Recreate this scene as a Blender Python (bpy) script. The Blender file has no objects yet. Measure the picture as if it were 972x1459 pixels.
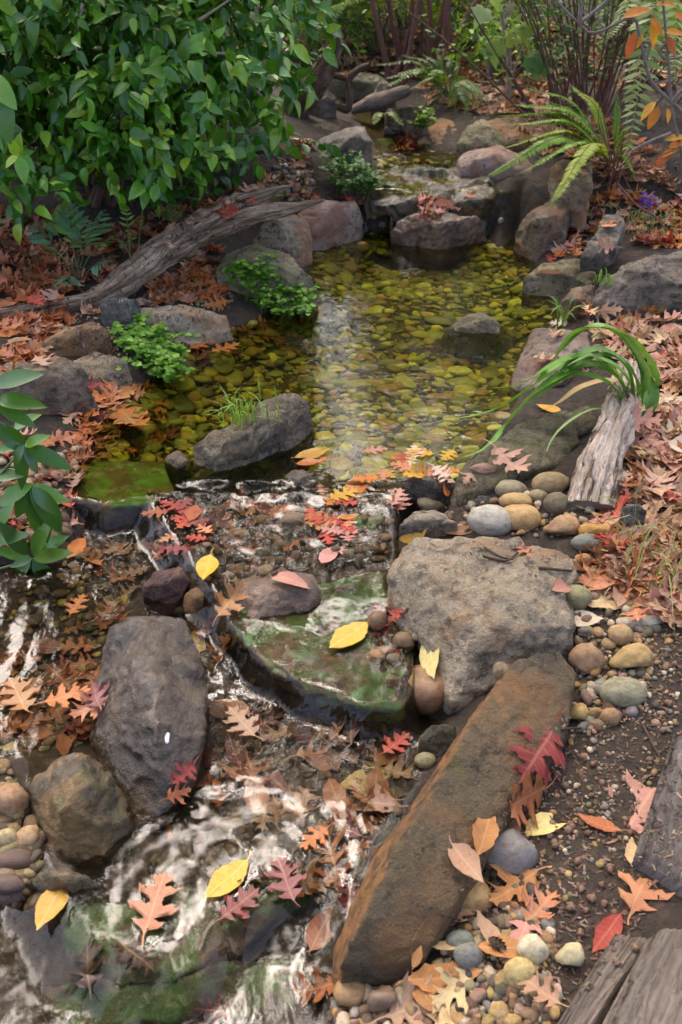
EXPOSURE = 2.75
import bpy, bmesh, math, random
import numpy as np
from mathutils import Vector, Matrix, Quaternion
from mathutils.bvhtree import BVHTree

SC = bpy.context.scene
COL = SC.collection
RNG = np.random.default_rng(7)
random.seed(7)
R = math.radians

# ------------------------------------------------------------------ camera
CAM_Z, PITCH, FPX = 1.4, R(34), 1297.0
cam_d = bpy.data.cameras.new('camera')
cam = bpy.data.objects.new('camera', cam_d)
COL.objects.link(cam)
cam.location = (0, 0, CAM_Z)
cam.rotation_euler = (R(90) - PITCH, 0, 0)
cam_d.sensor_fit = 'VERTICAL'
cam_d.sensor_height = 36.0
cam_d.sensor_width = 24.0
cam_d.lens = 36.0 * FPX / 1459.0
cam_d.clip_start = 0.02
cam_d.clip_end = 500
cam_d.dof.use_dof = True
cam_d.dof.focus_distance = 2.15
cam_d.dof.aperture_fstop = 6.3
SC.camera = cam
CP, SP = math.cos(PITCH), math.sin(PITCH)

def ray(u, v):
    """direction of the line of sight through a point of the photograph (972 x 1459)"""
    a, b = (u - 486.0) / FPX, -(v - 729.5) / FPX
    return Vector((a, CP + b * SP, -SP + b * CP))

def P(u, v, z=None, y=None):
    d = ray(u, v)
    t = (z - CAM_Z) / d.z if y is None else y / d.y
    return Vector((0, 0, CAM_Z)) + d * t

def to_px(p):
    q = Vector(p) - Vector((0, 0, CAM_Z))
    f = q.y * CP - q.z * SP
    b = q.y * SP + q.z * CP
    if f < .05:
        return (-9999, -9999, f)
    return (486 + FPX * q.x / f, 729.5 - FPX * b / f, f)

# ------------------------------------------------------------------ noise (numpy gradient noise)
_prm = np.random.default_rng(3).permutation(256)
_prm = np.concatenate([_prm, _prm, _prm])
_grd = np.random.default_rng(4).normal(size=(256, 3))
_grd /= np.linalg.norm(_grd, axis=1)[:, None]

def pn(p):
    p = np.asarray(p, float)
    i = np.floor(p).astype(int)
    f = p - i
    i &= 255
    w = f * f * f * (f * (f * 6 - 15) + 10)
    out = np.zeros(len(p))
    for dx in (0, 1):
        for dy in (0, 1):
            for dz in (0, 1):
                h = _prm[_prm[_prm[(i[:, 0] + dx) & 255] + ((i[:, 1] + dy) & 255)] + ((i[:, 2] + dz) & 255)]
                g = _grd[h]
                dot = g[:, 0] * (f[:, 0] - dx) + g[:, 1] * (f[:, 1] - dy) + g[:, 2] * (f[:, 2] - dz)
                wx = w[:, 0] if dx else 1 - w[:, 0]
                wy = w[:, 1] if dy else 1 - w[:, 1]
                wz = w[:, 2] if dz else 1 - w[:, 2]
                out += dot * wx * wy * wz
    return out * 1.5

def fbm(p, o=4, gain=.5):
    p = np.asarray(p, float)
    s, a = np.zeros(len(p)), 1.0
    for k in range(o):
        s += a * pn(p * 2 ** k + 17.3 * k)
        a *= gain
    return s

def ridged(p, o=3):
    p = np.asarray(p, float)
    s, a = np.zeros(len(p)), 1.0
    for k in range(o):
        s += a * (1 - 2 * np.abs(pn(p * 2 ** k + 31.7 * k)))
        a *= .5
    return s

def sstep(x, a, b):
    t = np.clip((x - a) / (b - a), 0, 1)
    return t * t * (3 - 2 * t)

def sdist(X, Y, poly):
    """signed distance to a polygon, positive inside"""
    d = np.full(X.shape, 1e9)
    ins = np.zeros(X.shape, bool)
    n = len(poly)
    for i in range(n):
        x0, y0 = poly[i][0], poly[i][1]
        x1, y1 = poly[(i + 1) % n][0], poly[(i + 1) % n][1]
        ex, ey = x1 - x0, y1 - y0
        t = np.clip(((X - x0) * ex + (Y - y0) * ey) / (ex * ex + ey * ey + 1e-12), 0, 1)
        d = np.minimum(d, (X - x0 - t * ex) ** 2 + (Y - y0 - t * ey) ** 2)
        c = (y0 > Y) != (y1 > Y)
        with np.errstate(divide='ignore', invalid='ignore'):
            ins ^= c & (X < ex * (Y - y0) / (ey if ey else 1e-12) + x0)
    d = np.sqrt(d)
    return np.where(ins, d, -d)

# ------------------------------------------------------------------ objects
def mesh_np(name, V, F, col=None, uv=None, smooth=True):
    V = np.ascontiguousarray(V, np.float32)
    me = bpy.data.meshes.new(name)
    fl = F if isinstance(F, list) else [F]
    fl = [np.asarray(f, np.int32) for f in fl if len(f)]
    me.vertices.add(len(V))
    me.vertices.foreach_set('co', V.ravel())
    loops = np.concatenate([f.ravel() for f in fl])
    tot = np.concatenate([np.full(len(f), f.shape[1], np.int32) for f in fl])
    st = np.concatenate([[0], np.cumsum(tot)[:-1]]).astype(np.int32)
    me.loops.add(len(loops))
    me.loops.foreach_set('vertex_index', loops.astype(np.int32))
    me.polygons.add(len(tot))
    me.polygons.foreach_set('loop_start', st)
    me.polygons.foreach_set('loop_total', tot)
    me.polygons.foreach_set('use_smooth', np.full(len(tot), smooth))
    if uv is not None:
        l = me.uv_layers.new(name='UVMap')
        l.data.foreach_set('uv', np.asarray(uv, np.float32)[loops].ravel())
    if col is not None:
        a = me.attributes.new('Col', 'FLOAT_COLOR', 'POINT')
        c = np.ones((len(V), 4), np.float32)
        c[:, :3] = col
        a.data.foreach_set('color', c.ravel())
    me.update(calc_edges=True)
    me.validate()
    return me

def link(name, me, mat=None, parent=None, loc=None):
    o = bpy.data.objects.new(name, me)
    COL.objects.link(o)
    if mat is not None and me is not None and len(me.materials) == 0:
        me.materials.append(mat)
    if loc is not None:
        o.location = loc
    if parent is not None:
        o.parent = parent
    return o

THINGS = []     # dicts for labelling: o, kind, adj, noun, u, v
def tag(o, label=None, cat=None, group=None, kind=None):
    if label: o['label'] = label
    if cat: o['category'] = cat
    if group: o['group'] = group
    if kind: o['kind'] = kind
    return o

def empty(name, loc, label=None, cat=None, group=None):
    o = link(name, None, loc=loc)
    o.empty_display_size = .05
    return tag(o, label, cat, group)

class Acc:
    """collects copies of template meshes into one vertex / face / colour array"""
    def __init__(s): s.V, s.F, s.C, s.n = [], {}, [], 0
    def add(s, V, F, C):
        V = np.asarray(V, float); F = np.asarray(F, int)
        s.V.append(V)
        s.F.setdefault(F.shape[1], []).append(F + s.n)
        C = np.asarray(C, float)
        s.C.append(np.broadcast_to(C, (len(V), 3)))
        s.n += len(V)
    def inst(s, tmpl, M, L, C):
        """tmpl (V,F); M (N,3,3); L (N,3); C (N,3)"""
        V, F = tmpl
        N, k = len(L), len(V)
        if N == 0: return
        W = np.einsum('nij,kj->nki', M, V) + np.asarray(L)[:, None, :]
        FF = (F[None] + (np.arange(N) * k)[:, None, None]).reshape(-1, F.shape[1])
        s.V.append(W.reshape(-1, 3)); s.F.setdefault(F.shape[1], []).append(FF + s.n)
        s.C.append(np.repeat(np.asarray(C, float), k, 0)); s.n += N * k
    def mesh(s, name, origin=None, smooth=True):
        V = np.concatenate(s.V)
        if origin is not None: V = V - np.asarray(origin, float)
        return mesh_np(name, V, [np.concatenate(f) for f in s.F.values()], np.concatenate(s.C), smooth=smooth)

def frames(Y, N):
    """rotation matrices (N,3,3): local y along Y, local z near N"""
    Y = np.asarray(Y, float); N = np.asarray(N, float)
    Y = Y / (np.linalg.norm(Y, axis=1)[:, None] + 1e-9)
    X = np.cross(Y, N); X /= (np.linalg.norm(X, axis=1)[:, None] + 1e-9)
    Z = np.cross(X, Y)
    return np.stack([X, Y, Z], axis=2)

def tube(path, rad, seg=8, cap=True):
    """V, F(quads), uv of a tube along a path with a radius per point"""
    path = np.asarray([tuple(p) for p in path], float)
    n = len(path)
    rad = np.broadcast_to(np.asarray(rad, float), (n,))
    T = np.gradient(path, axis=0)
    T /= np.linalg.norm(T, axis=1)[:, None] + 1e-9
    ref = np.array([0, 0, 1.0]) if abs(T[0][2]) < .9 else np.array([1.0, 0, 0])
    Xs = []
    x = np.cross(T[0], ref); x /= np.linalg.norm(x)
    for t in T:
        x = x - t * np.dot(x, t); x /= np.linalg.norm(x) + 1e-9
        Xs.append(x.copy())
    Xs = np.array(Xs); Ys = np.cross(T, Xs)
    a = np.linspace(0, 2 * math.pi, seg, endpoint=False)
    V = path[:, None] + rad[:, None, None] * (np.cos(a)[None, :, None] * Xs[:, None] + np.sin(a)[None, :, None] * Ys[:, None])
    F = []
    i = np.arange(n - 1)[:, None] * seg; j = np.arange(seg)[None]; k = (j + 1) % seg
    F = np.stack([i + j, i + k, i + seg + k, i + seg + j], -1).reshape(-1, 4)
    L = np.concatenate([[0], np.cumsum(np.linalg.norm(np.diff(path, axis=0), axis=1))])
    uv = np.stack(np.broadcast_arrays((a / (2 * math.pi))[None, :], L[:, None]), -1).reshape(-1, 2)
    return V.reshape(-1, 3), F, uv

def spline(pts, n):
    """Catmull-Rom through points, n samples"""
    p = np.asarray([tuple(q) for q in pts], float)
    p = np.concatenate([[2 * p[0] - p[1]], p, [2 * p[-1] - p[-2]]])
    t = np.linspace(0, len(p) - 3 - 1e-6, n)
    i = t.astype(int); f = (t - i)[:, None]
    a, b, c, d = p[i], p[i + 1], p[i + 2], p[i + 3]
    return .5 * (2 * b + (c - a) * f + (2 * a - 5 * b + 4 * c - d) * f ** 2 + (3 * b - a - 3 * c + d) * f ** 3)

# ------------------------------------------------------------------ materials
class NT:
    def __init__(s, name):
        s.m = bpy.data.materials.new(name); s.m.use_nodes = True
        s.t = s.m.node_tree; s.t.nodes.clear()
        s.out = s.t.nodes.new('ShaderNodeOutputMaterial')
    def n(s, typ, **kw):
        nd = s.t.nodes.new('ShaderNode' + typ)
        for k, v in kw.items():
            if k.startswith('_'): setattr(nd, k[1:], v)
            else: s.set(nd.inputs[k.replace('__', ' ')], v)
        return nd
    def set(s, sock, v):
        if hasattr(v, 'is_linked') and not isinstance(v, (int, float)): s.t.links.new(v, sock)
        elif isinstance(v, bpy.types.Node): s.t.links.new(v.outputs[0], sock)
        else: sock.default_value = v if not isinstance(v, tuple) or len(v) != 3 or sock.type != 'RGBA' else (*v, 1)
    def math(s, op, a, b=None, clamp=False):
        nd = s.t.nodes.new('ShaderNodeMath'); nd.operation = op; nd.use_clamp = clamp
        s.set(nd.inputs[0], a)
        if b is not None: s.set(nd.inputs[1], b)
        return nd.outputs[0]
    def mix(s, f, a, b, mode='MIX'):
        nd = s.t.nodes.new('ShaderNodeMix'); nd.data_type = 'RGBA'; nd.blend_type = mode
        s.set(nd.inputs[0], f); s.set(nd.inputs[6], a); s.set(nd.inputs[7], b)
        return nd.outputs[2]
    def noise(s, vec, scale, detail=6, rough=.55, dist=0):
        nd = s.n('TexNoise', Vector=vec, Scale=scale, Detail=detail, Roughness=rough, Distortion=dist)
        return nd.outputs[0]
    def ramp(s, f, *stops):
        nd = s.t.nodes.new('ShaderNodeValToRGB')
        e = nd.color_ramp.elements
        while len(e) > 1: e.remove(e[0])
        for i, (p, c) in enumerate(stops):
            k = e[0] if i == 0 else e.new(p)
            k.position = p
            k.color = (c, c, c, 1) if isinstance(c, (int, float)) else (*c, 1)
        s.set(nd.inputs[0], f)
        return nd.outputs[0]
    def coords(s, rnd=True):
        tc = s.n('TexCoord'); v = tc.outputs['Object']
        if rnd:
            oi = s.n('ObjectInfo')
            k = s.math('MULTIPLY', oi.outputs['Random'], 37.0)
            va = s.n('VectorMath', _operation='ADD'); s.set(va.inputs[0], v); s.set(va.inputs[1], k)
            v = va.outputs[0]
        return v
    def done(s, sh): s.set(s.out.inputs[0], sh); return s.m

def rock_mat(name, c1, c2, c3, wet=0., moss=0., stain=None, rust=None, lichen=0., bump=1.0, strata=False, mossc=(.035, .06, .008)):
    t = NT(name)
    v = t.coords()
    big = t.noise(v, 7, 9, .62)
    base = t.ramp(big, (.32, c1), (.5, c2), (.68, c3))
    if strata:
        mp = t.n('Mapping', Vector=v); mp.inputs['Scale'].default_value = (3, 6, 34); mp.inputs['Rotation'].default_value = (.4, .25, .3)
        st = t.noise(mp.outputs[0], 2.2, 6, .6)
        base = t.mix(t.ramp(st, (.48, 0.), (.62, .6)), base, tuple(.55 * x for x in c1))
    mid = t.noise(v, 34, 8, .65)
    base = t.mix(t.ramp(mid, (.36, .8), (.50, 0.)), base, tuple(.4 * x for x in c1))
    fine = t.noise(v, 190, 4, .7)
    base = t.mix(t.ramp(fine, (.52, 0.), (.75, .5)), base, tuple(min(.8, 1.7 * x) for x in c3))
    if stain:
        sn = t.noise(v, 5.3, 5, .6, .6)
        base = t.mix(t.ramp(sn, (.5, 0.), (.62, .8)), base, stain)
    geo = t.n('NewGeometry')
    if rust:   # an iron-stained weathered face on the side of the block that points at the water
        dp = t.n('VectorMath', _operation='DOT_PRODUCT')
        t.set(dp.inputs[0], geo.outputs['Normal']); t.set(dp.inputs[1], (-.82, -.1, -.2))
        f = t.math('ADD', dp.outputs['Value'], t.math('MULTIPLY', t.math('SUBTRACT', big, .5), 2.2))
        f = t.math('ADD', f, t.math('MULTIPLY', t.math('SUBTRACT', mid, .5), 1.6))
        base = t.mix(t.ramp(f, (.1, 0.), (.62, .85)), base, t.mix(t.ramp(mid, (.4, 0.), (.6, 1.)), tuple(.4 * x for x in rust), rust))
    if lichen:
        ln = t.noise(v, 21, 7, .7, .3)
        base = t.mix(t.ramp(ln, (.58, 0.), (.64, lichen)), base, (.42, .40, .33))
    if moss:
        mn = t.noise(v, 10, 8, .7, .4)
        sx = t.n('SeparateXYZ', Vector=geo.outputs['Normal'])
        f = t.math('ADD', mn, t.math('MULTIPLY', sx.outputs[2], .1))
        lo = .74 - .34 * moss
        base = t.mix(t.ramp(f, (lo, 0.), (lo + .12, .95)), base, t.mix(fine, mossc, tuple(2.2 * x for x in mossc)))
    oi = t.n('ObjectInfo')
    base = t.mix(1.0, base, oi.outputs['Color'], 'MULTIPLY')
    h = t.math('ADD', t.math('MULTIPLY', mid, .9), t.math('MULTIPLY', fine, .55))
    vor = t.n('TexVoronoi', Vector=v, Scale=16.0, Randomness=1.0); vor.feature = 'DISTANCE_TO_EDGE'
    crack = t.ramp(t.math('ADD', vor.outputs[0], t.math('MULTIPLY', mid, .12)), (.05, 0.), (.09, 1.))
    h = t.math('ADD', h, t.math('MULTIPLY', crack, .12))
    b = t.n('Bump', Height=h, Strength=1.0 * bump, Distance=.014)
    rg = t.ramp(t.noise(v, 14, 5, .6), (.35, .62 - .42 * wet), (.65, .86 - .48 * wet))
    p = t.n('BsdfPrincipled', Base__Color=base, Roughness=rg, Normal=b.outputs[0])
    p.inputs['Specular IOR Level'].default_value = .35 + .3 * wet
    if wet > .4:
        p.inputs['Coat Weight'].default_value = .5 * wet
        p.inputs['Coat Roughness'].default_value = .12
        b2 = t.n('Bump', Height=mid, Strength=.5, Distance=.006)
        t.set(p.inputs['Coat Normal'], b2.outputs[0])
    return t.done(p)

def leaf_mat(name, attr, rough=.55, coat=0., trans=.25, spots=.35, vein=.25, bump=.25, scale=1.0, spec=.4, oscale=True):
    """attr: True = colours from the mesh attribute, False = the object's own colour"""
    t = NT(name)
    if attr:
        c = t.n('Attribute', _attribute_name='Col').outputs[0]
    else:
        c = t.n('ObjectInfo').outputs['Color']
    tc = t.n('TexCoord').outputs['Object']
    if attr: v = tc
    else: v = t.coords()
    s1 = t.noise(v, 5 * scale, 6, .65)
    s2 = t.noise(v, 26 * scale, 5, .7)
    base = t.mix(t.ramp(s1, (.35, .35), (.6, 0.)), c, t.mix(1., c, (.62, .5, .42), 'MULTIPLY'))
    if spots:
        base = t.mix(t.ramp(s2, (.58, 0.), (.72, spots)), base, t.mix(1., c, (.32, .2, .12), 'MULTIPLY'))
    h = t.math('MULTIPLY', s2, .5)
    if vein and not attr:
        sx = t.n('SeparateXYZ', Vector=tc)
        ax = t.math('ABSOLUTE', sx.outputs[0])
        mid = t.ramp(ax, (.0, 1.), (.028, 0.))
        w = t.n('TexWave', Scale=2.6, Distortion=.6); w.bands_direction = 'Y'
        cv = t.n('CombineXYZ', X=sx.outputs[0], Y=t.math('SUBTRACT', sx.outputs[1], t.math('MULTIPLY', ax, .55)), Z=0.0)
        t.set(w.inputs['Vector'], cv.outputs[0])
        vn = t.math('MAXIMUM', mid, t.ramp(w.outputs['Fac'], (.93, 0.), (1., .55)))
        base = t.mix(t.math('MULTIPLY', vn, vein), base, t.mix(.5, t.mix(1., c, (1.5, 1.4, 1.2), 'MULTIPLY'), (.6, .5, .3)))
        h = t.math('ADD', h, t.math('MULTIPLY', vn, .3))
    b = t.n('Bump', Height=h, Strength=bump, Distance=.003)
    p = t.n('BsdfPrincipled', Base__Color=base, Roughness=rough, Normal=b.outputs[0])
    p.inputs['Specular IOR Level'].default_value = spec
    if coat:
        p.inputs['Coat Weight'].default_value = coat
        p.inputs['Coat Roughness'].default_value = .18
    tr = t.n('BsdfTranslucent', Color=t.mix(1., base, (1.15, 1.1, .6), 'MULTIPLY'), Normal=b.outputs[0])
    mx = t.n('MixShader', Fac=trans); t.set(mx.inputs[1], p.outputs[0]); t.set(mx.inputs[2], tr.outputs[0])
    return t.done(mx)

def pebble_mat(name, attr, wet=0., algae=None):
    t = NT(name)
    c = t.n('Attribute', _attribute_name='Col').outputs[0] if attr else t.n('ObjectInfo').outputs['Color']
    v = t.n('NewGeometry').outputs['Position'] if attr else t.coords()
    if attr:
        n1, n2 = t.noise(v, 45, 5, .6), t.noise(v, 260, 4, .7)
    else:
        n1, n2 = t.noise(v, 2.2, 6, .65), t.noise(v, 14, 5, .7)
    base = t.mix(t.ramp(n1, (.38, .75), (.56, 0.)), c, t.mix(1., c, (.55, .45, .36), 'MULTIPLY'))
    base = t.mix(t.ramp(n2, (.5, 0.), (.75, .45)), base, t.mix(1., c, (1.5, 1.4, 1.3), 'MULTIPLY'))
    if algae:
        base = t.mix(t.ramp(n1, (.45, 0.), (.7, .6)), base, algae)
    b = t.n('Bump', Height=t.math('ADD', n2, n1), Strength=.55, Distance=.003)
    p = t.n('BsdfPrincipled', Base__Color=base, Roughness=.75 - .5 * wet, Normal=b.outputs[0])
    p.inputs['Specular IOR Level'].default_value = .35 + .2 * wet
    return t.done(p)

def wood_mat(name, c1, c2, c3, su=26, sl=3.0, bump=1., cracks=True):
    """fibres run along the second UV axis"""
    t = NT(name)
    uv = t.n('TexCoord').outputs['UV']
    mp = t.n('Mapping', Vector=uv); mp.inputs['Scale'].default_value = (su, sl, 1)
    w = t.noise(t.n('Mapping', Vector=uv).outputs[0], 6, 4, .6)
    va = t.n('VectorMath', _operation='ADD'); t.set(va.inputs[0], mp.outputs[0]); t.set(va.inputs[1], t.math('MULTIPLY', w, 2.2))
    f = t.noise(va.outputs[0], 1.0, 8, .68)
    f2 = t.noise(va.outputs[0], 4.5, 5, .7)
    base = t.ramp(f, (.33, c1), (.5, c2), (.66, c3))
    base = t.mix(t.ramp(f2, (.38, .6), (.5, 0.)), base, tuple(.35 * x for x in c1))
    big = t.noise(t.coords(), 8, 5, .6)
    base = t.mix(t.ramp(big, (.45, 0.), (.7, .55)), base, tuple(.5 * x for x in c2))
    h = t.math('ADD', f, t.math('MULTIPLY', f2, .5))
    if cracks:
        cr = t.ramp(f, (.36, 0.), (.43, 1.))
        h = t.math('ADD', h, t.math('MULTIPLY', cr, .5))
        base = t.mix(t.ramp(f, (.34, .85), (.4, 0.)), base, tuple(.2 * x for x in c1))
    b = t.n('Bump', Height=h, Strength=.9 * bump, Distance=.01)
    p = t.n('BsdfPrincipled', Base__Color=base, Roughness=.85, Normal=b.outputs[0])
    p.inputs['Specular IOR Level'].default_value = .2
    return t.done(p)

def plain_mat(name, c, rough=.6, var=.4, scale=30, attr=False):
    t = NT(name)
    v = t.coords()
    n = t.noise(v, scale, 5, .6)
    cc = t.n('Attribute', _attribute_name='Col').outputs[0] if attr else c
    base = t.mix(t.ramp(n, (.35, var), (.62, 0.)), cc, t.mix(1., cc, (.45, .4, .36), 'MULTIPLY'))
    b = t.n('Bump', Height=n, Strength=.3, Distance=.004)
    return t.done(t.n('BsdfPrincipled', Base__Color=base, Roughness=rough, Normal=b.outputs[0]))

def water_mat(name, tint, sx, sy, strength, dist, calm=0.5):
    t = NT(name)
    v = t.n('TexCoord').outputs['Object']
    mp = t.n('Mapping', Vector=v); mp.inputs['Scale'].default_value = (sx, sy, sx)
    mp.inputs['Rotation'].default_value = (0, 0, R(-14))
    n1 = t.noise(mp.outputs[0], 1.0, 1.5, .45, 1.6)
    n2 = t.noise(mp.outputs[0], 2.7, 1, .5, .8)
    msk = t.ramp(t.noise(v, 4.2, 3, .5, .5), (.42, calm), (.66, 1.))
    h = t.math('MULTIPLY', t.math('ADD', n1, t.math('MULTIPLY', n2, .3)), msk)
    b = t.n('Bump', Height=h, Strength=strength, Distance=dist)
    fr = t.n('Fresnel', IOR=1.34, Normal=b.outputs[0])
    tr = t.n('BsdfTransparent', Color=(*tint, 1))
    gl = t.n('BsdfGlossy', Color=(1, 1, 1, 1), Roughness=.075, Normal=b.outputs[0])
    mx = t.n('MixShader', Fac=fr.outputs[0]); t.set(mx.inputs[1], tr.outputs[0]); t.set(mx.inputs[2], gl.outputs[0])
    return t.done(mx)

# ================================================================== LEVELS OF WATER AND LAND
def W2(lst): return [tuple(P(u, v, z=z).xy) for u, v, z in lst]
LY = np.array([-8, .5, .9, 1.2, 1.6, 1.9, 2.1, 4.0, 4.25, 5, 6.1, 7.5, 9, 12, 30, 60])
LZ = np.array([-.05, -.05, -.03, 0, .03, .07, .11, .12, .30, .34, .46, .74, 1.3, 2.2, 5, 6])
def level(y): return np.interp(y, LY, LZ)

SHORE = W2([(430, 1620, -.06), (470, 1440, -.05), (480, 1330, 0), (545, 1200, 0), (600, 1110, 0), (640, 1050, 0), (650, 1010, .0), (600, 960, .04),
            (575, 900, .07), (555, 840, .08), (550, 790, .09), (575, 745, .1), (640, 700, .11), (690, 645, .11), (745, 560, .11), (790, 500, .11),
            (805, 450, .11), (775, 400, .11), (758, 350, .11), (732, 325, .11), (715, 290, .30), (710, 255, .31), (690, 235, .31), (600, 212, .32), (565, 195, .34),
            (555, 150, .40), (520, 118, .46), (470, 115, .46), (485, 150, .40), (530, 200, .34), (535, 225, .31), (530, 270, .30), (525, 325, .11),
            (440, 365, .11), (425, 425, .11), (335, 465, .11), (262, 497, .11), (190, 560, .11), (130, 600, .11), (105, 660, .11), (108, 740, .05), (95, 790, .04),
            (20, 800, .03), (-150, 800, .03), (-200, 1000, 0), (-60, 1075, 0), (30, 1090, 0), (60, 1230, -.02), (20, 1260, -.03), (-140, 1270, -.06), (-140, 1620, -.06)])

def ramp_y(y0, z0, y1, z1): return lambda Y: np.interp(Y, [y0, y1], [z0, z1])
# (outline, height, softness of the lip)
WPOLY = [
    (W2([(-300, 770, .045), (100, 745, .045), (250, 735, .045), (320, 900, .03), (330, 930, .01), (430, 1000, 0), (560, 1040, 0), (680, 1040, 0), (620, 1120, 0), (500, 1330, 0),
         (470, 1245, 0), (400, 1275, 0), (330, 1322, 0), (250, 1388, 0), (185, 1388, 0), (105, 1352, 0), (72, 1290, 0), (40, 1235, 0), (-300, 1240, 0)]), ramp_y(1.36, 0, 1.96, .045), .085),
    (W2([(290, 850, .06), (205, 730, .08), (235, 690, .11), (575, 690, .11), (580, 850, .06), (560, 890, .06), (330, 890, .06)]), ramp_y(1.60, .066, 2.03, .106), .05),
    (W2([(325, 890, .066), (330, 840, .066), (440, 820, .07), (570, 800, .066), (600, 900, .066), (590, 985, .066), (576, 1008, .066), (520, 1010, .066), (430, 978, .066), (352, 930, .066)]), ramp_y(1.3, .064, 1.75, .07), .022),
    (W2([(60, 640, .11), (90, 712, .11), (150, 722, .11), (246, 705, .11), (262, 690, .11), (440, 690, .11), (560, 690, .11), (660, 700, .11), (800, 600, .11), (850, 480, .11), (830, 380, .11),
         (760, 330, .11), (700, 318, .11), (520, 318, .11), (400, 350, .11), (300, 440, .11), (100, 560, .11)]), ramp_y(2, .108, 4, .112), .03),
    (W2([(520, 272, .30), (560, 268, .305), (585, 274, .305), (640, 270, .305), (672, 274, .30), (735, 274, .30), (760, 200, .34), (600, 100, .46), (400, 100, .46), (470, 190, .36)]), ramp_y(4.5, .30, 6.2, .455), .028),
]
def water_z(X, Y, flow=True):
    W = np.full(X.shape, -.034)
    for i, (poly, fn, e) in enumerate(WPOLY):
        s = sdist(X, Y, poly)
        jit = .012 * pn(np.stack([X.ravel() * 14, Y.ravel() * 14, np.full(X.size, i * 3.)], 1)).reshape(X.shape)
        k = sstep(s + jit, -e, e * .6)
        W = np.where(k > 0, np.maximum(W, W + (fn(Y) - W) * k), W)
    return W

def terrain_z(X, Y):
    sd = sdist(X, Y, SHORE)
    p2 = np.stack([X.ravel(), Y.ravel(), np.zeros(X.size)], 1)
    n1 = fbm(p2 * 1.1, 3).reshape(X.shape); n2 = fbm(p2 * 7, 4).reshape(X.shape); n3 = fbm(p2 * 40, 3).reshape(X.shape)
    W = water_z(X, Y)
    deep = np.where((Y > 2.06) & (Y < 4.05), .10, .035)
    bed = W - .012 - deep * sstep(sd, .0, .22) + .008 * n2
    d = np.clip(-sd, 0, 6)
    right = X > 0
    bank = level(Y) + .014 + np.where(right, .15, .20) * (1 - np.exp(-(d / .5) ** 1.4)) + .055 * np.clip(d - .6, 0, 5)
    bank = bank + n1 * .05 * sstep(d, .1, .8) + n2 * .012 + n3 * .004
    k = sstep(sd, -.05, .05)
    return bank + (bed - bank) * k

def axis(lo, f0, f1, hi, fine, ratio=1.25):
    a = list(np.arange(f0, f1 + fine / 2, fine))
    s, x = fine, f1
    while x < hi: s *= ratio; x += s; a.append(x)
    s, x = fine, f0
    b = []
    while x > lo: s *= ratio; x -= s; b.append(x)
    return np.array(b[::-1] + a)
gx, gy = axis(-45, -2.1, 1.7, 45, .018), axis(-12, .35, 6.6, 62, .018)
GX, GY = np.meshgrid(gx, gy)
GZ = terrain_z(GX, GY)
nx, ny = len(gx), len(gy)
ii = (np.arange(ny - 1)[:, None] * nx + np.arange(nx - 1)[None]).ravel()
TV = np.stack([GX.ravel(), GY.ravel(), GZ.ravel()], 1)
TF = np.stack([ii, ii + 1, ii + nx + 1, ii + nx], 1)

t = NT('soil'); v = t.n('NewGeometry').outputs['Position']
a, b_, c_ = t.noise(v, 3.5, 6, .6), t.noise(v, 38, 8, .7), t.noise(v, 150, 5, .75)
base = t.ramp(a, (.36, (.019, .014, .009)), (.6, (.046, .033, .020)))
base = t.mix(t.ramp(b_, (.45, 0.), (.66, .7)), base, (.10, .062, .038))
base = t.mix(t.ramp(c_, (.55, 0.), (.72, .45)), base, (.15, .095, .06))
bm_ = t.n('Bump', Height=t.math('ADD', b_, t.math('MULTIPLY', c_, .5)), Strength=1.0, Distance=.012)
SOIL = t.done(t.n('BsdfPrincipled', Base__Color=base, Roughness=.92, Normal=bm_.outputs[0]))
ground = tag(link('ground', mesh_np('ground', TV, TF), SOIL), kind='structure')

# ================================================================== ROCKS
M = {}
M['tan'] = rock_mat('rock_tan', (.15, .12, .085), (.32, .25, .16), (.47, .38, .27), bump=1., lichen=.45, stain=(0.315, 0.183, 0.088))
M['slab'] = rock_mat('rock_slab', (0.058, 0.047, 0.027), (0.131, 0.094, 0.049), (0.210, 0.134, 0.063), wet=.1, rust=(.40, .185, .06), stain=(0.210, 0.109, 0.042), bump=1.1, moss=.2, mossc=(0.063, 0.059, 0.012))
M['dark'] = rock_mat('rock_dark', (0.058, 0.043, 0.027), (0.137, 0.096, 0.057), (0.231, 0.163, 0.099), wet=.62, bump=1., strata=False)
M['black'] = rock_mat('rock_black_mossy', (0.023, 0.021, 0.013), (0.065, 0.051, 0.027), (0.158, 0.104, 0.046), wet=.5, moss=.5, stain=(0.273, 0.158, 0.050), mossc=(0.042, 0.050, 0.010))
M['grey'] = rock_mat('rock_grey', (0.079, 0.065, 0.047), (0.189, 0.153, 0.109), (0.357, 0.282, 0.197), bump=1.05, lichen=.55, strata=True)
M['pool'] = rock_mat('rock_poolside', (0.053, 0.044, 0.030), (0.147, 0.117, 0.076), (0.378, 0.267, 0.151), wet=.2, bump=1.1, lichen=.35, strata=True)
M['brown'] = rock_mat('rock_brown', (.085, .066, .042), (.20, .15, .095), (.33, .26, .17), bump=1., strata=True, stain=(0.294, 0.148, 0.071))
M['pink'] = rock_mat('rock_pink', (.12, .085, .062), (.28, .205, .15), (.43, .33, .25), bump=.8, stain=(0.252, 0.119, 0.076))
M['red'] = rock_mat('rock_red', (0.063, 0.030, 0.022), (0.158, 0.077, 0.054), (0.263, 0.139, 0.097), wet=.35, bump=1.1)
M['moss'] = rock_mat('rock_wet_mossy', (0.032, 0.018, 0.008), (0.079, 0.045, 0.017), (0.168, 0.089, 0.034), wet=.6, moss=.64, bump=.7, mossc=(.028, .088, .004))
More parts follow.
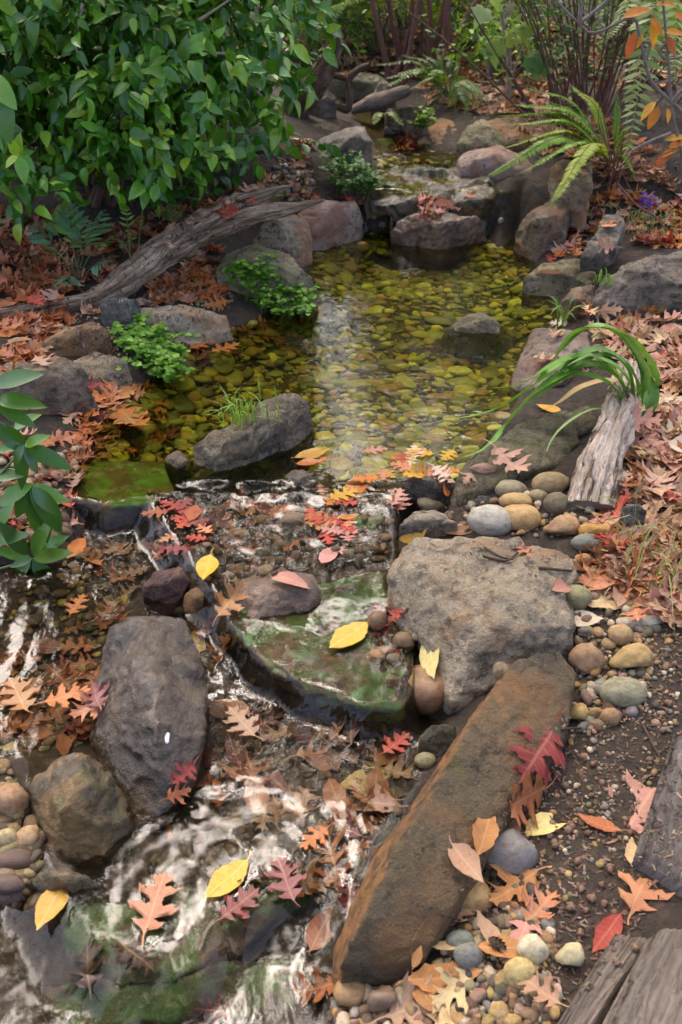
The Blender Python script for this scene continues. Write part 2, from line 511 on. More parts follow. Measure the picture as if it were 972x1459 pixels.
M['wetb'] = rock_mat('rock_wet_brown', (0.074, 0.042, 0.024), (0.179, 0.104, 0.059), (0.294, 0.178, 0.105), wet=.72, bump=.8, moss=.15)
M['green'] = rock_mat('rock_greenish', (0.084, 0.067, 0.038), (0.179, 0.144, 0.080), (0.294, 0.238, 0.134), bump=1., moss=.35, lichen=.3)
M['rust'] = rock_mat('rock_rusty', (0.116, 0.064, 0.029), (0.263, 0.153, 0.071), (0.399, 0.257, 0.139), bump=1., stain=(0.378, 0.178, 0.059))
M['slate'] = rock_mat('rock_slate', (0.058, 0.054, 0.047), (0.116, 0.107, 0.089), (0.200, 0.183, 0.151), wet=.3, bump=.7, strata=True)
M['white'] = rock_mat('rock_pale', (0.210, 0.168, 0.109), (0.399, 0.327, 0.227), (0.609, 0.515, 0.370), bump=1.2)

# name, label, material, base z, vox, rough, tint, points (u, v, dz)
ROCKS = [
 ('boulder', 'large rough tan boulder with chipped dark hollow, behind the orange edged slab', 'tan', .03, .0062, 1.0, 1.0,
  [(556,802,.12),(580,782,.14),(600,772,.15),(690,764,.16),(790,783,.15),(826,802,.12),(798,835,.14),(806,880,.12),(808,930,.07),(760,965,.03),(700,990,0),(645,1000,0),(600,908,.03),(568,884,.05),(553,842,.08),(650,835,.165),(740,840,.17),(600,820,.155),(720,900,.13),(655,915,.10)]),
 ('slab_rock', 'long dark angular slab with rusty orange edge leaning beside the stream', 'slab', -.015, .0055, .4, .9,
  [(738,936,.175),(700,985,.17),(640,1085,.16),(575,1190,.15),(512,1310,.13),(484,1378,.08),(612,1110,.03),(540,1215,.02),(500,1290,.01),(476,1345,0),(472,1392,0),(800,924,.17),(824,956,.15),(806,1040,.12),(738,1110,.125),(684,1180,.115),(645,1290,.09),(606,1368,.05),(565,1408,0)]),
 ('long_rock', 'elongated dark brown wet rock with white dropping, standing in the stream', 'dark', -.03, .0055, .8, .62,
  [(160,895,.10),(200,876,.13),(262,880,.13),(284,920,.115),(293,965,.09),(286,1060,.08),(264,1110,.06),(228,1168,.02),(195,1176,0),(155,1125,.0),(126,1050,.01),(138,1000,.03),(146,940,.06),(215,915,.15),(225,1040,.145),(180,960,.12)]),
 ('round_boulder', 'rounded blackish mossy boulder with tan patches at the left bank', 'black', -.03, .0055, 1.0, 1.0,
  [(48,1110,.07),(80,1078,.11),(130,1072,.12),(170,1118,.08),(188,1180,.03),(168,1226,0),(110,1244,0),(58,1210,0),(42,1160,.02),(110,1120,.155),(90,1150,.14),(130,1170,.10)]),
 ('poolside_rock', 'angular dark grey rock with pale top ridge at the near edge of the pool', 'pool', .05, .0065, 1.1, 1.0,
  [(274,642,.09),(300,612,.13),(385,574,.15),(412,556,.16),(438,572,.14),(449,600,.09),(436,640,.03),(372,684,0),(300,698,0),(270,675,.03),(335,622,.155),(410,600,.13)]),
 ('small_rock', 'small upright brown rock leaning on the dark grey poolside rock', 'brown', .04, .005, .7, .75,
  [(234,655,.07),(252,640,.08),(275,655,.06),(288,688,0),(262,694,0),(236,686,0),(255,660,.085)]),
 ('small_rock', 'small dark flaky rock beside the green cobble below the pool', 'dark', .05, .005, 1.0, .9,
  [(398,682,.05),(420,668,.07),(452,672,.06),(460,690,.03),(440,712,0),(402,710,0),(425,685,.07)]),
 ('stepping_rock', 'flat brown wet rock at the top of the mossy slab with a hanging oak leaf', 'wetb', .0, .006, .9, 1.0,
  [(318,858,.07),(345,825,.09),(400,808,.098),(448,818,.10),(458,842,.09),(440,875,.06),(380,905,.035),(345,912,.03),(318,890,.04),(390,840,.115),(430,835,.11)]),
 ('mossy_slab', 'broad mossy slab under a thin sheet of running water, mid stream', 'moss', -.03, .0065, .7, .8,
  [(325,882,.082),(352,926,.086),(430,978,.084),(520,1010,.084),(578,1008,.082),(590,975,.084),(575,905,.088),(545,815,.094),(440,820,.094),(345,850,.094),(318,880,.04),(345,945,0),(425,1003,0),(515,1036,0),(578,1034,0)]),
 ('small_rock', 'dark reddish wet rock left of the yellow round leaf', 'red', .0, .005, .9, .9,
  [(200,838,.05),(222,812,.07),(258,806,.08),(272,825,.06),(262,858,.02),(228,868,0),(204,858,.01),(238,828,.09)]),
 ('small_rock', 'golden brown wet rock between the reddish rock and the flat brown rock', 'rust', .0, .005, .5, .7,
  [(262,845,.05),(280,834,.06),(296,845,.05),(298,876,.01),(275,888,0),(262,870,.02),(280,852,.07)]),
 ('submerged_slab', 'flat mossy slab carrying the pool spillway under clear water on the left', 'moss', .0, .0065, .5, 1.0,
  [(100,672,.09),(130,655,.096),(235,655,.096),(248,690,.094),(245,712,.092),(150,722,.092),(110,712,.09),(105,742,0),(150,752,0),(245,740,0)]),
 ('ledge_slab', 'broad green mossy ledge under shallow water at the bottom left', 'moss', -.150, .0075, 1.0, .6,
  [(80,1290,.12),(170,1290,.126),(270,1300,.126),(330,1292,.126),(400,1268,.126),(470,1240,.12),(478,1252,.11),(405,1305,.118),(335,1352,.118),(250,1402,.118),(188,1402,.118),(112,1376,.112),(72,1310,.10),(95,1420,0),(250,1450,0),(345,1400,0),(450,1345,0)]),
 ('ledge_slab', 'lower green mossy ledge at the bottom edge below the first ledge', 'moss', -.138, .0075, 1.1, .6,
  [(60,1400,.10),(180,1385,.105),(300,1375,.10),(430,1355,.10),(470,1400,.09),(420,1440,.085),(250,1450,.08),(80,1470,.08),(60,1500,0),(300,1480,0),(470,1450,0)]),
 ('flat_slab', 'flat grey brown slab on the right edge of the pool below the strap leaves', 'green', .12, .0065, .7, .8,
  [(690,640,.07),(735,606,.085),(800,582,.095),(850,578,.09),(845,610,.07),(800,655,.05),(740,676,.04),(690,672,.02),(670,690,0),(650,715,0),(720,690,.015),(640,700,0),(700,650,.05)]),
 ('flat_stone', 'dark slate grey flat stone between the flat slab and the cobbles', 'slate', .105, .006, .6, .9,
  [(652,690,.025),(690,668,.04),(735,672,.045),(722,700,.03),(690,722,0),(655,718,0)]),
 ('small_rock', 'rounded grey rock at the water edge beside the orange oval leaf', 'grey', .085, .005, .6, .75,
  [(574,682,.04),(598,672,.055),(640,674,.05),(652,692,.03),(632,712,0),(590,704,0),(576,694,.01),(615,684,.06)]),
 ('small_rock', 'pale cream rock behind the yellow spotted leaf on the boulder', 'white', .075, .005, .7, .75,
  [(565,748,.04),(588,730,.06),(620,725,.06),(652,742,.05),(655,757,.02),(610,764,0),(572,765,0),(605,740,.07)]),
 ('pool_rock', 'pointed pale topped rock standing out of the pool with a mossy foot', 'green', .0, .006, 1.0, 1.25,
  [(650,466,.13),(686,444,.165),(702,452,.16),(712,485,.09),(730,505,.0),(690,515,0),(640,500,0),(628,480,.03),(655,452,.14),(740,480,.02)]),
 ('shore_slab', 'smooth pinkish slab sloping into the pool behind the strap leaves', 'pink', .085, .007, .7, .75,
  [(735,540,.04),(760,500,.09),(800,470,.12),(838,470,.12),(842,510,.10),(800,545,.08),(750,556,.04),(720,560,0),(760,470,.07)]),
 ('flat_boulder', 'flat grey boulder with a pink leaf on top at the right of the pool', 'green', .08, .007, .8, 1.15,
  [(746,395,.09),(775,375,.12),(830,368,.125),(852,385,.10),(845,415,.06),(800,436,0),(755,432,0),(745,412,.03),(800,385,.13)]),
 ('small_rock', 'knobbly brown grey rock between two grey boulders on the right bank', 'brown', .1, .006, .8, .95,
  [(800,428,.09),(815,408,.11),(845,406,.10),(848,440,.05),(835,465,0),(802,464,0),(820,425,.115)]),
 ('boulder', 'large cracked grey boulder at the right edge above the leaf litter', 'grey', .14, .0085, 1.0, .85,
  [(840,440,.06),(855,405,.12),(885,378,.16),(930,360,.19),(990,350,.2),(1020,400,.15),(990,440,.08),(940,462,.0),(860,466,0),(840,460,.01),(905,385,.18),(950,395,.17)]),
 ('boulder', 'rounded brown boulder at the far right corner of the pool', 'brown', .06, .0085, .8, 1.1,
  [(732,335,.12),(755,298,.22),(790,284,.24),(815,300,.21),(808,345,.1),(775,378,0),(735,374,0),(730,355,.06),(770,310,.24)]),
 ('block_rock', 'upright square brown block behind the rounded boulder', 'brown', .24, .0085, .8, 1.4,
  [(785,238,.17),(805,226,.2),(843,232,.2),(846,260,.17),(835,303,.03),(815,308,0),(788,295,.03),(820,240,.205)]),
 ('boulder', 'flat topped pinkish brown boulder right of the little waterfall', 'pink', .10, .009, .7, 1.25,
  [(648,228,.27),(665,212,.3),(715,205,.31),(752,225,.29),(762,255,.22),(752,295,.05),(715,305,.0),(690,270,.10),(655,245,.23),(705,220,.31)]),
 ('leaning_rock', 'leaning tan rock with a flat face at the head of the upper pool', 'rust', .30, .009, .8, 1.0,
  [(586,205,.06),(600,178,.16),(635,162,.22),(662,166,.22),(668,180,.18),(650,200,.1),(630,232,0),(600,218,0),(625,180,.2)]),
 ('boulder', 'tan grey pyramid shaped rock behind the pinkish flat topped boulder', 'green', .36, .009, .8, 1.25,
  [(650,205,.08),(665,180,.16),(690,168,.2),(715,190,.14),(722,208,.06),(690,216,0),(655,216,0),(690,178,.19)]),
 ('flat_rock', 'orange tinted flat rock behind the pyramid shaped rock', 'rust', .40, .009, .7, 1.0,
  [(690,172,.1),(720,164,.13),(752,172,.12),(758,196,.05),(720,205,0),(694,190,.04)]),
 ('flat_rock', 'rust brown rock half hidden behind the arching fern fronds', 'rust', .40, .010, .7, .8,
  [(745,178,.1),(765,168,.13),(800,180,.12),(805,200,.05),(770,208,0),(745,196,.04)]),
 ('waterfall_ledge', 'dark wet ledge with water running over its lip', 'black', .23, .0065, .9, .8,
  [(518,285,.04),(545,266,.07),(580,262,.074),(620,268,.072),(650,262,.074),(700,270,.068),(712,286,.03),(690,292,.03),(640,286,.035),(590,290,.03),(540,294,.02),(545,230,.075),(700,240,.078)]),
 ('waterfall_rock', 'low wet dark rock at the foot of the little waterfall', 'wetb', .06, .0065, 1.1, .9,
  [(558,332,.10),(575,306,.17),(620,298,.19),(682,308,.17),(694,335,.08),(680,352,0),(600,358,0),(558,350,0),(630,318,.17)]),
 ('boulder', 'dark brown slanting boulder left of the upper pool behind the green sprigs', 'dark', .26, .009, .8, 1.0,
  [(420,245,.05),(435,215,.13),(475,188,.2),(520,176,.23),(530,200,.18),(528,230,.08),(490,262,0),(430,268,0),(500,195,.22)]),
 ('flat_slab', 'broad pinkish slab stepping down to the pool behind the driftwood log', 'pink', .10, .0085, .7, 1.04,
  [(418,310,.15),(440,285,.19),(500,282,.19),(515,300,.14),(520,330,.03),(470,350,.0),(440,355,.03),(425,345,.08),(470,292,.195)]),
 ('boulder', 'grooved brown boulder with pale streaks below the tip of the driftwood log', 'brown', .10, .008, .9, 1.38,
  [(360,340,.14),(378,312,.2),(420,302,.21),(442,318,.17),(446,370,.02),(420,395,0),(365,380,.02),(400,315,.21)]),
 ('boulder', 'rounded greenish grey boulder with the green creeper on its pool side', 'green', .10, .0075, .9, 1.38,
  [(304,390,.13),(325,358,.19),(365,346,.205),(410,360,.19),(445,395,.13),(457,425,.04),(440,445,0),(370,440,.0),(310,415,.03),(370,360,.21)]),
 ('flat_slab', 'flat tan slab with a wet lower edge at the left shore of the pool', 'tan', .10, .0075, .8, 1.30,
  [(150,462,.09),(185,440,.11),(260,432,.12),(325,448,.1),(332,470,.05),(290,492,.01),(250,500,0),(170,490,.03),(240,445,.12)]),
 ('small_rock', 'rough tan rock under the lower end of the driftwood log', 'rust', .15, .007, .9, 1.30,
  [(58,490,.09),(85,470,.11),(135,456,.12),(160,470,.1),(155,500,.03),(120,512,0),(70,504,.0),(110,470,.12)]),
 ('small_rock', 'flat slate grey stone tucked under the driftwood log', 'slate', .22, .007, .7, 1.59,
  [(140,432,.05),(165,420,.07),(205,424,.06),(210,440,.02),(150,446,0)]),
 ('boulder', 'big reddish brown boulder behind the glossy leaves at the left bank', 'brown', .08, .0072, 1.0, 1.16,
  [(-40,560,.17),(10,520,.2),(90,508,.2),(128,525,.17),(138,580,.06),(120,615,0),(60,622,.0),(-20,610,.03),(60,530,.205)]),
 ('flat_rock', 'brown grey rock between the big reddish boulder and the bright green plant', 'pool', .10, .0072, .8, 1.45,
  [(100,515,.10),(135,496,.12),(180,510,.10),(190,545,.03),(175,566,0),(130,575,.0),(110,560,.05)]),
 ('small_rock', 'tan orange stone above the driftwood log tip', 'rust', .28, .008, .6, 1.1,
  [(340,278,.05),(355,260,.08),(390,256,.08),(405,270,.05),(395,284,0),(350,286,0)]),
 ('small_rock', 'grey brown rock at the left above the slanting boulder', 'pool', .36, .009, .7, 1.1,
  [(424,190,.05),(440,174,.09),(468,174,.08),(472,194,.03),(450,208,0),(428,204,0)]),
 ('small_rock', 'mid brown stone left of the slanting boulder at the shrub foot', 'brown', .34, .009, .7, 1.0,
  [(408,210,.04),(418,194,.08),(440,196,.07),(444,215,.01),(415,222,0)]),
 ('boulder', 'pale green grey rock spanning the far stream', 'green', .44, .010, .7, 1.1,
  [(468,112,.08),(490,100,.12),(540,104,.11),(556,120,.07),(540,136,0),(480,132,.0)]),
 ('small_rock', 'tall dark brown stone upright in the far stream bed', 'dark', .44, .010, .7, 1.1,
  [(528,138,.06),(540,114,.13),(552,112,.13),(565,135,.05),(550,142,0)]),
 ('boulder', 'dark rock under the dead trunk at the far left of the stream', 'dark', .42, .010, .8, .8,
  [(432,150,.07),(450,132,.13),(478,134,.12),(484,156,.04),(465,170,0),(438,168,0)]),
 ('flat_rock', 'dark wet stone in the far stream behind the red leaves', 'slate', .34, .009, .7, .9,
  [(545,182,.05),(560,170,.07),(585,174,.06),(590,190,.02),(565,196,0)]),
 ('flat_rock', 'flat mossy stone behind the red leaves at the upper pool', 'moss', .32, .009, .6, 1.2,
  [(525,200,.02),(540,195,.03),(562,196,.03),(565,206,.01),(540,210,0)]),
 ('small_rock', 'brown rock beneath the far fern beside the stream', 'brown', .42, .010, .7, .85,
  [(545,160,.03),(565,148,.09),(600,150,.1),(612,165,.04),(580,176,0),(550,172,0)]),
 ('small_rock', 'pale brown rock beside the leaning tan rock', 'pink', .40, .010, .6, .8,
  [(575,170,.04),(595,160,.08),(612,164,.07),(610,180,.0),(585,184,0)]),
 ('small_rock', 'greenish wet rock at the right side of the cascade', 'moss', .01, .0055, .7, 1.1,
  [(462,790,.06),(480,776,.075),(520,780,.07),(530,800,.05),(505,820,.02),(470,812,.02),(495,788,.08)]),
 ('small_rock', 'slanting mossy stone splitting the cascade below the orange oval leaf', 'moss', .03, .0055, .8, 1.0,
  [(470,750,.05),(500,735,.07),(548,730,.08),(545,748,.06),(505,772,.03),(472,770,.02)]),
 ('small_rock', 'dark wet stone in the middle of the cascade', 'dark', .03, .005, .8, 1.0,
  [(284,750,.045),(300,736,.065),(318,742,.06),(322,765,.02),(300,772,.01)]),
 ('small_rock', 'brown wet stone with leaves on it in the cascade', 'wetb', .02, .005, .8, 1.0,
  [(258,785,.05),(285,772,.06),(318,778,.06),(322,795,.04),(285,806,.02)]),
 ('small_rock', 'mossy wet stone at the left side of the cascade', 'moss', .015, .005, .8, 1.2,
  [(212,772,.06),(240,760,.07),(262,775,.055),(255,798,.02),(222,800,.02)]),
 ('small_rock', 'wet brown stone right of centre in the cascade', 'wetb', .03, .005, .7, .9,
  [(395,742,.05),(418,732,.065),(445,745,.06),(435,765,.03),(402,765,.02)]),
 ('small_rock', 'dark wet rock between the smooth tan cobble and the slab', 'black', -.01, .005, .7, .9,
  [(594,1048,.05),(615,1030,.07),(650,1026,.075),(652,1060,.04),(615,1084,.01),(598,1070,.01)]),
 ('small_rock', 'pitted pale lump of stone among red leaves at the right bank', 'white', .27, .006, 1.0, .5,
  [(828,362,.03),(842,338,.06),(862,306,.09),(884,298,.10),(892,318,.07),(880,345,.04),(858,368,0),(834,370,0)]),
 ('small_rock', 'dark wet rock at the lip below the rounded blackish boulder', 'black', -.08, .0055, .8, .9,
  [(30,1262,.07),(60,1238,.1),(110,1240,.1),(150,1258,.09),(165,1285,.05),(120,1300,.03),(60,1295,.02),(95,1250,.11)]),
 ('small_rock', 'brown wet rock at the left edge beside the fall', 'wetb', -.10, .0055, .8, .7,
  [(-30,1280,.09),(0,1255,.11),(35,1265,.1),(50,1300,.05),(20,1325,.02),(-20,1320,.03)]),
 ('small_rock', 'small grey stone half buried behind the driftwood stump', 'slate', .2, .006, .6, 1.2,
  [(878,725,.03),(900,712,.045),(922,718,.04),(925,735,.01),(895,742,0)]),
]
pend = []
for name, label, mat, zb, vox, rough, tint, pts in ROCKS:
    bm = bmesh.new()
    if name == 'leaning_rock' or 'pyramid' in label or name == 'flat_rock' and zb > .38: pts = [(u, v, dz * .55) for u, v, dz in pts]
    top = [P(u, v, z=zb + dz) for u, v, dz in pts]
    c = sum(top, Vector()) / len(top)
    for p in top:
        bm.verts.new(p)
        q = p - c
        bm.verts.new((c.x + q.x * .97, c.y + q.y * .97, zb - .05))
    res = bmesh.ops.convex_hull(bm, input=bm.verts)
    junk = list({g for g in res['geom_interior'] + res['geom_unused'] if isinstance(g, bmesh.types.BMVert)})
    bmesh.ops.delete(bm, geom=junk, context='VERTS')
    base = Vector((c.x, c.y, zb))
    bmesh.ops.translate(bm, vec=-base, verts=bm.verts)
    me = bpy.data.meshes.new(name); bm.to_mesh(me); bm.free()
    o = link(name, me, None, loc=base)
    md = o.modifiers.new('r', 'REMESH'); md.mode = 'VOXEL'; md.voxel_size = vox
    pend.append((o, name, label, mat, vox, rough, tint, pts))
bpy.context.view_layer.update()
dg = bpy.context.evaluated_depsgraph_get()
SOLID_V, SOLID_F, sn = [TV], [TF], len(TV)
SURF = {}     # polygon range -> rock, for labels
ROCKOBJ = []
for o, name, label, mat, vox, rough, tint, pts in pend:
    me = bpy.data.meshes.new_from_object(o.evaluated_get(dg))
    old = o.data; o.modifiers.clear(); o.data = me; bpy.data.meshes.remove(old)
    n = len(me.vertices)
    V = np.empty(n * 3, np.float32); me.vertices.foreach_get('co', V); V = V.reshape(-1, 3).astype(float)
    E = np.empty(len(me.edges) * 2, np.int32); me.edges.foreach_get('vertices', E); E = E.reshape(-1, 2)
    deg = np.bincount(E.ravel(), minlength=n)[:, None]
    for _ in range(1 if mat == 'slab' else 3):
        S = np.zeros_like(V); np.add.at(S, E[:, 0], V[E[:, 1]]); np.add.at(S, E[:, 1], V[E[:, 0]])
        V = .4 * V + .6 * S / deg
    me.vertices.foreach_set('co', V.astype(np.float32).ravel()); me.update()
    Nn = np.empty(n * 3, np.float32); me.vertex_normals.foreach_get('vector', Nn); Nn = Nn.reshape(-1, 3)
    off = RNG.uniform(-50, 50, 3)
    size = V.max(0) - V.min(0); L = float(np.sort(size)[1])
    K = int(26 + 22 * rough); sid = RNG.integers(0, n, K)
    S_ = V[sid]; Sn = Nn[sid] + RNG.normal(size=(K, 3)) * .16; Sn /= np.linalg.norm(Sn, axis=1)[:, None]
    wob = np.stack([fbm((V + off) * (6 / L), 2), fbm((V + off + 9) * (6 / L), 2), fbm((V - off) * (6 / L), 2)], 1) * .06 * L
    dd = np.stack([((V + wob - q) ** 2).sum(1) for q in S_], 1); kn = dd.argmin(1)
    pd = ((S_[kn] - V) * Sn[kn]).sum(1)
    fac = .75 if rough > .65 else .35 if rough > .42 else .12
    V = V + Sn[kn] * np.clip(pd, -.05 * L, .05 * L)[:, None] * fac
    S = np.zeros_like(V); np.add.at(S, E[:, 0], V[E[:, 1]]); np.add.at(S, E[:, 1], V[E[:, 0]])
    V = .6 * V + .4 * S / deg
    me.vertices.foreach_set('co', V.astype(np.float32).ravel()); me.update()
    me.vertex_normals.foreach_get('vector', Nv := np.empty(n * 3, np.float32)); Nn = Nv.reshape(-1, 3)
    p = V + off
    f1 = fbm(p * (1.7 / L) , 2)
    f2 = fbm(p * (5.5 / L) + 9, 4, .55)
    f3 = ridged(p * (9 / L) + 5, 3)
    ax = RNG.normal(size=3); ax[2] = abs(ax[2]) + 1; ax /= np.linalg.norm(ax)
    lay = (V @ ax) / (.13 * L) + 1.4 * fbm(p * (3 / L), 3)
    fr = lay - np.floor(lay)
    step = np.floor(lay) + sstep(fr, .72, 1.0) - lay         # slaty breaks
    f4 = fbm(p * 90, 3)
    d = rough * (L * (.045 * f1 + .016 * f2 + .006 * np.minimum(f3, .6) + .022 * step) + .0022 * f4)
    V = V + Nn * d[:, None]
    me.vertices.foreach_set('co', V.astype(np.float32).ravel())
    me.polygons.foreach_set('use_smooth', np.ones(len(me.polygons), bool)); me.update()
    me.materials.clear(); me.materials.append(M[mat])
    o.color = (tint, tint * (.985 + .03 * RNG.random()), tint * (.97 + .05 * RNG.random()), 1)
    nm = 'boulder' if 'boulder' in name else 'rock'
    tag(o, label, 'boulder' if 'boulder' in name else 'slab' if 'slab' in name else 'rock', 'rocks along the stream', 'thing')
    Fq = np.empty(len(me.loops), np.int32); me.loops.foreach_get('vertex_index', Fq)
    lt = np.empty(len(me.polygons), np.int32); me.polygons.foreach_get('loop_total', lt)
    ls = np.empty(len(me.polygons), np.int32); me.polygons.foreach_get('loop_start', ls)
    Fq = np.stack([Fq[ls], Fq[ls + 1], Fq[ls + 2], Fq[ls + np.minimum(3, lt - 1)]], 1)
    SOLID_V.append(V + np.array(o.location)); SOLID_F.append(Fq + sn); sn += n
    us = [q[0] for q in pts]; vs = [q[1] for q in pts]
    ROCKOBJ.append((o, (sum(us) / len(us), sum(vs) / len(vs)), (min(us), min(vs), max(us), max(vs))))

# ================================================================== WATER
wx, wy = np.arange(-1.75, 1.1, .0105), np.arange(.38, 6.5, .0105)
WX, WY = np.meshgrid(wx, wy)
WZ = water_z(WX, WY)
HT = terrain_z(WX, WY)
wsd = sdist(WX, WY, SHORE)
pp = np.stack([WX.ravel() * 22, WY.ravel() * 13, np.zeros(WX.size)], 1)
gyv = np.abs(np.gradient(WZ, .0105, axis=0)) + np.abs(np.gradient(WZ, .0105, axis=1))
fast = np.clip(gyv * 2.5, 0, 1)
inpool = sdist(WX, WY, WPOLY[3][0]) > .02
amp = np.where(inpool, .0003, .0009) + .004 * fast
WZ = WZ + amp * fbm(pp, 3).reshape(WX.shape)
# rings where a drop fell
rc = P(598, 545, z=.11); rd = np.hypot(WX - rc.x, WY - rc.y)
WZ += .0007 * np.sin(rd * 2 * math.pi / .036) * np.exp(-(rd / .10) ** 2)
WVx = np.stack([WX.ravel(), WY.ravel(), WZ.ravel()], 1)
nx2 = len(wx); kk = (np.arange(len(wy) - 1)[:, None] * nx2 + np.arange(nx2 - 1)[None])
keep = (wsd > -.10) & (HT < WZ + .012)
steep = (gyv > 2.2) & (WY > 3.7) & (pn(np.stack([WX.ravel() * 26, WY.ravel() * 2, np.zeros(WX.size)], 1)).reshape(WX.shape) < .22)
keep &= ~steep
kq = (keep[:-1, :-1] | keep[1:, :-1] | keep[:-1, 1:] | keep[1:, 1:])
pc = inpool[:-1, :-1]; up = (WY[:-1, :-1] > 3.95) & ~pc
def water_sheet(name, mask, mat):
    f = kk[mask & kq]; F = np.stack([f, f + 1, f + nx2 + 1, f + nx2], 1)
    us, inv = np.unique(F, return_inverse=True)
    o = link(name, mesh_np(name, WVx[us], inv.reshape(F.shape)), mat)
    tag(o, kind='structure'); return o
water_sheet('pool_water', pc, water_mat('pool_water', (.83, .84, .42), 15, 24, .32, .0065, .2))
water_sheet('stream_water', ~pc & ~up, water_mat('stream_water', (.90, .86, .74), 13, 8, .15, .017, .08))
water_sheet('upper_water', up, water_mat('upper_water', (.88, .82, .5), 26, 16, .7, .009, .4))
SOLID = None

# ================================================================== FINDING THE SURFACE UNDER A POINT
def make_bvh(Vs, Fs): return BVHTree.FromPolygons(np.concatenate(Vs).tolist(), np.concatenate(Fs).tolist())
fq = kk[kq]; WF = np.stack([fq, fq + 1, fq + nx2 + 1, fq + nx2], 1)
WBVH = make_bvh([WVx], [WF])
CAMP = Vector((0, 0, CAM_Z))
class _S: bvh = None
def rebuild(): _S.bvh = make_bvh(SOLID_V, SOLID_F)
def add_solid(V, F):
    global sn
    F = np.asarray(F)
    if F.shape[1] == 3: F = np.concatenate([F, F[:, 2:]], 1)
    SOLID_V.append(np.asarray(V)); SOLID_F.append(F + sn); sn += len(V)
rebuild()
def cast(u, v, mode='solid'):
    d = ray(u, v).normalized()
    h = _S.bvh.ray_cast(CAMP, d)
    if mode == 'water':
        k = WBVH.ray_cast(CAMP, d)
        if k[0] is not None and (h[0] is None or k[3] < h[3] + .002): return k[0], Vector((0, 0, 1)), k[3], True
    if h[0] is None: return None, None, None, False
    n = h[1] if h[1].z > 0 else -h[1]
    return h[0], n, h[3], False
def drop(x, y):
    h = _S.bvh.ray_cast(Vector((x, y, 4)), Vector((0, 0, -1)))
    return h[0]
def submerged(p):
    h = WBVH.ray_cast(Vector((p.x, p.y, 3)), Vector((0, 0, -1)))
    return h[0] is not None and h[0].z > p.z + .003

def in_poly(u, v, poly):
    c = False; n = len(poly)
    for i in range(n):
        (x0, y0), (x1, y1) = poly[i], poly[(i + 1) % n]
        if (y0 > v) != (y1 > v) and u < (x1 - x0) * (v - y0) / (y1 - y0) + x0: c = not c
    return c
def rand_px(poly):
    us = [p[0] for p in poly]; vs = [p[1] for p in poly]
    while True:
        u, v = random.uniform(min(us), max(us)), random.uniform(min(vs), max(vs))
        if in_poly(u, v, poly): return u, v
def jit(c, k=.18):
    s = 1 + random.uniform(-k, k)
    return tuple(max(.002, x * s * (1 + random.uniform(-k, k) * .45)) for x in c)

# ================================================================== DRIFTWOOD, BRANCHES, PLANKS
DRIFT = wood_mat('driftwood', (.08, .05, .03), (.30, .21, .135), (.60, .47, .34), su=16, sl=5, bump=1.1)
STUMP = wood_mat('bleached_driftwood', (.22, .15, .10), (.52, .41, .31), (.72, .62, .51), su=20, sl=7, bump=1.3)
BARK = wood_mat('dead_branch', (.05, .032, .022), (.13, .085, .058), (.24, .17, .12), su=9, sl=9, bump=.8)
PALEB = wood_mat('pale_branch', (.12, .09, .065), (.28, .215, .16), (.42, .34, .27), su=8, sl=14, bump=.6)
PLANK = wood_mat('weathered_plank', (.075, .06, .048), (.17, .135, .105), (.27, .22, .175), su=22, sl=2.6, bump=.5)
PLANKD = wood_mat('dark_weathered_plank', (.05, .042, .036), (.12, .10, .085), (.22, .19, .16), su=22, sl=3, bump=.5)

def log_mesh(path, rad, seg=56, n=110, groove=.3, gf=3.0, gl=5., flat=1., seed=0, lump=.2, twist=.8):
    c = spline(path, n); r = np.interp(np.linspace(0, 1, n), np.linspace(0, 1, len(rad)), rad)
    V, F, uv = tube(c, r, seg)
    ang = uv[:, 0] * 2 * math.pi + twist * uv[:, 1] * 3; Ln = uv[:, 1]
    ctr = np.repeat(c, seg, 0); rr = np.repeat(r, seg)
    q = np.stack([np.cos(ang) * gf, np.sin(ang) * gf, Ln * gl + seed * 7.3], 1)
    g = ridged(q, 3); k = np.stack([np.cos(ang), np.sin(ang), Ln * 9 + seed], 1)
    sc = 1 + groove * (.35 * g - .2) + lump * fbm(k, 3) + .10 * pn(q * 3.1)
    D = (V - ctr) * sc[:, None]
    D[:, 2] *= flat
    V = ctr + D
    # close both ends
    e0, e1 = len(V), len(V) + 1
    V = np.concatenate([V, c[:1], c[-1:]]); uv = np.concatenate([uv, [[0, 0]], [[0, Ln[-1]]]])
    j = np.arange(seg); b = (n - 1) * seg
    F2 = np.concatenate([np.stack([j, np.full(seg, e0), (j + 1) % seg], 1)[:, [0, 1, 2]], np.stack([b + j, b + (j + 1) % seg, np.full(seg, e1)], 1)])
    return V, [F, F2], uv
def add_log(name, pieces, mat, label, cat, base, names, solid=True):
    """first piece is the log, the others are limbs that grow from it"""
    root = None
    for i, (V, F, uv) in enumerate(pieces):
        o = link(names[i], mesh_np(names[i], V - np.array(base), F, uv=uv), mat, parent=root)
        if i == 0:
            o.location = base; root = o; tag(o, label, cat)
        if solid: add_solid(V, F[0])
    return root

